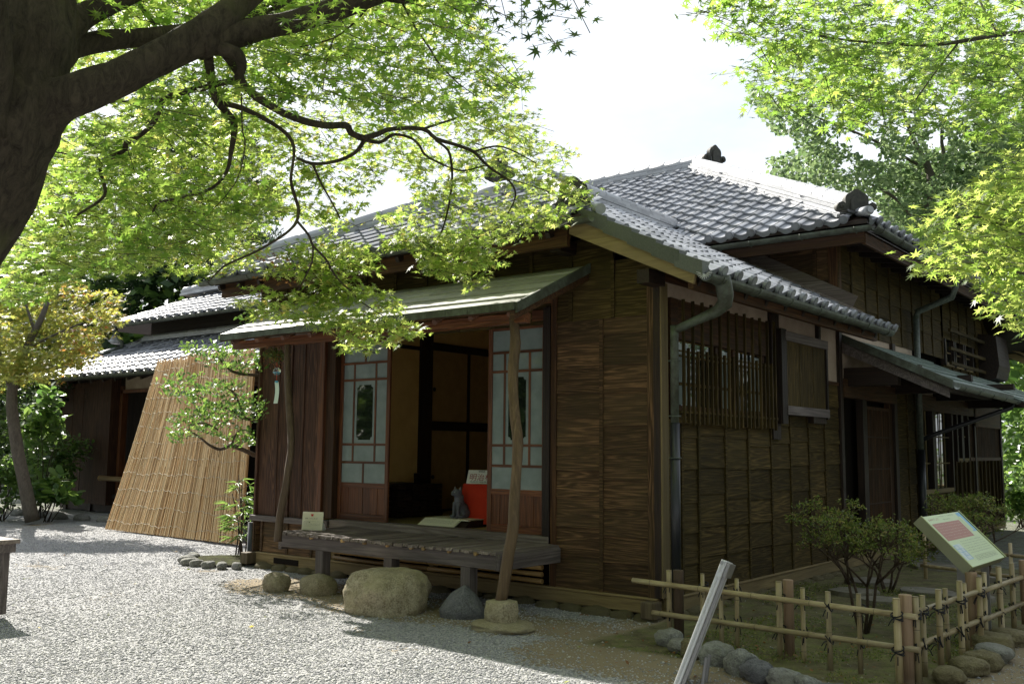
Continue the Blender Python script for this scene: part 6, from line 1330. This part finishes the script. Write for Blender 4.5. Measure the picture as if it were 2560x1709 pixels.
# ---------------------------------------------------------------- small bamboo palm at the left foot of the house
LP=thing('lady_palm',(-6.55,.45,0),'small palm like plant with fingered leaves by the left corner of the house','plant'); m=MB(); LC=[];LD=[];LN=[]
for k in range(7):
    b=Vector((-6.62+random.uniform(-.06,.06),.50+random.uniform(-.06,.06),0)); h=[.95,.5,.65,.8,.35,1.05,.6][k]; e=b+Vector((random.uniform(-.16,.14),random.uniform(-.15,.05),h)); m.tube([b,b.lerp(e,.5)+Vector((.02,0,.02)),e],[.011,.009,.006],6)
    for q in range(7):
        a=random.uniform(0,6.28); z=b.lerp(e,random.uniform(.45,1)); tip=z+Vector((math.cos(a)*.10,math.sin(a)*.10,.05)); m.tube([z,tip],.003,4)
        for f in range(6):
            aa=a+(f-2.5)*.38; LC.append(tip); LD.append((math.cos(aa),math.sin(aa),-.25+random.uniform(-.2,.2))); LN.append((random.gauss(0,.3),random.gauss(0,.3),1))
m.build('stems','twig',LP); leaves('foliage',LC,rng.uniform(.11,.19,len(LC)),'narrow','leaf_gloss',LP,np.array(LD),np.array(LN))
o=MB(); n=28; o.add([(-6.2+.62*math.cos(t*2*math.pi/n),.0+.50*math.sin(t*2*math.pi/n),.012) for t in range(n)]+[(-6.2,.0,.05)],[(t,(t+1)%n,n) for t in range(n)],.5,True); g=o.build('moss_bed','mossg'); tag(g,'brown moss bed inside the curved stones left of the house','moss bed',kind='structure')
# ---------------------------------------------------------------- azaleas in the moss garden
def azalea(label,x,y,h,r,n,seed):
    t=thing('azalea_bush',(x,y,0),label,'shrub'); rr=random.Random(seed); m=MB(); C=[];D=[]
    def grow(p,d,L,rad,lv):
        q=p+d*L; mid=p.lerp(q,.5)+Vector((rr.uniform(-.03,.03),rr.uniform(-.03,.03),rr.uniform(-.01,.02)))*L*2; m.tube([p,mid,q],[rad,rad*.85,rad*.7],5)
        if lv==0:
            for k in range(n):
                C.append(q+Vector((rr.gauss(0,.022),rr.gauss(0,.022),rr.gauss(0,.016)))); D.append((rr.gauss(0,1),rr.gauss(0,1),rr.gauss(.6,.6)))
            return
        for k in range(3 if lv>1 else 4):
            nd=(d+Vector((rr.uniform(-1,1),rr.uniform(-1,1),rr.uniform(-.35,.55)))*.85).normalized(); grow(q,nd,L*rr.uniform(.55,.78),rad*.62,lv-1)
    for k in range(4):
        a=k*1.6+rr.uniform(0,1); grow(Vector((x+.03*math.cos(a),y+.03*math.sin(a),-.02)),Vector((math.cos(a)*r*.8,math.sin(a)*r*.8,1)).normalized(),h*.36,.016,4)
    m.build('stems','bark_pine',t); leaves('foliage',C,rng.uniform(.018,.032,len(C)),'oval','leaf_az',t,np.array(D),rng.normal(0,1,(len(C),3))+np.array([0,0,.8]))
azalea('sparse azalea bush with bare grey stems in the moss garden',1.50,.62,1.08,.26,9,5)
azalea('second azalea bush behind the information board',1.9,2.6,1.1,.32,9,9)
azalea('low azalea beside the entrance post',.95,3.0,.7,.5,5,12)
# ground cover in the moss garden
C=[];
while len(C)<11000:
    x=random.uniform(.1,2.45); y=random.uniform(-1.3,3.2)
    if mnoise.noise(Vector((x*1.6,y*1.6,9)))<.02: continue
    C.append((x,y,.0+random.uniform(0,.03)))
o=leaves('ground_cover',C,rng.uniform(.010,.026,len(C)),'oval','leaf_az',None,tilt=.6); tag(o,'small creeping leaves on the moss','ground cover',kind='stuff')
C=[(random.uniform(-.6,2.9),random.uniform(-1.9,1.0),.008) for _ in range(260)]; o=leaves('fallen_leaves',C,rng.uniform(.02,.045,len(C)),'oval','dead',None,tilt=.25); tag(o,'fallen dry leaves scattered by the corner','fallen leaves',kind='stuff')
# ---------------------------------------------------------------- unseen garden trees, mirrored in the glass and added to block skylight
for i,(x,y,h,r,l) in enumerate([(-9,-9,8,3.4,'leafy garden tree in front of the house, reflected in the sliding doors'),(-14,-13,12,5,'larger garden tree farther off, reflected in the sliding doors'),(-6,-15,12,5,'garden tree behind the yard, outside the picture'),(2,-15,12,5,'unseen garden tree behind the viewpoint, added to block skylight'),(10,-12,11,5,'unseen garden tree behind the right shoulder of the viewpoint, added to block skylight'),(13,-4,12,5,'tall unseen garden tree at the right of the yard, added to block skylight'),(9,3,8,3.2,'unseen garden tree facing the entrance'),(14,5,12,5,'taller unseen garden tree behind the one facing the entrance'),(-18,-6,9,4,'unseen garden tree at the far left of the yard')]):
    bgtree('garden_tree',l,x,y,h,r,2600,'quad',.42,'leaf_dark',low=.05,nb=34,br=.4)

for i,(x,y,r,l) in enumerate([(-11,-6,2.6,'dense clipped bush seen mirrored in the left sliding door'),(-8.5,-10,2.8,'dense clipped bush seen mirrored in the right sliding door'),(-5,-11,2.6,'round bush at the front of the yard'),(-13,-10,3,'tall bush at the front left of the yard'),(5.5,7,1.7,'bush facing the lattice window'),(7,11,2.2,'bush facing the tall side windows'),(5.5,15,2.0,'bush facing the far side windows')]):
    shrub('garden_bush',l,(x,y,r*.75),(r,r,r*.8),4200,'quad',.20,'leaf_mid' if i%2 else 'leaf_dark',5,30,.8,br=.36)

for i,(u,v,d,r,l) in enumerate([(2335,1120,19,(.8,.6,.7),'sunny shrub at the right edge beyond the far fence'),(2290,1150,21,(1.2,.7,.5),'low shrub just past the far house corner')]):
    p=V(u,v,d); shrub('leafy_shrub',l,(p.x,p.y,max(p.z,.4)),r,1400,'quad',.11,'leaf_mid',5,14,.8)

C=[];
while len(C)<110:
    x=random.uniform(-9,2.5); y=random.uniform(-5,1.2)
    if y>-.1 and x>-5.8: continue
    C.append((x,y,ground_h(x,y)+.012))
o=leaves('fallen_leaves',C,rng.uniform(.02,.04,len(C)),'maple','leaf_y',None,tilt=.3); tag(o,'fallen maple leaves lying on the gravel','fallen leaves',kind='stuff')
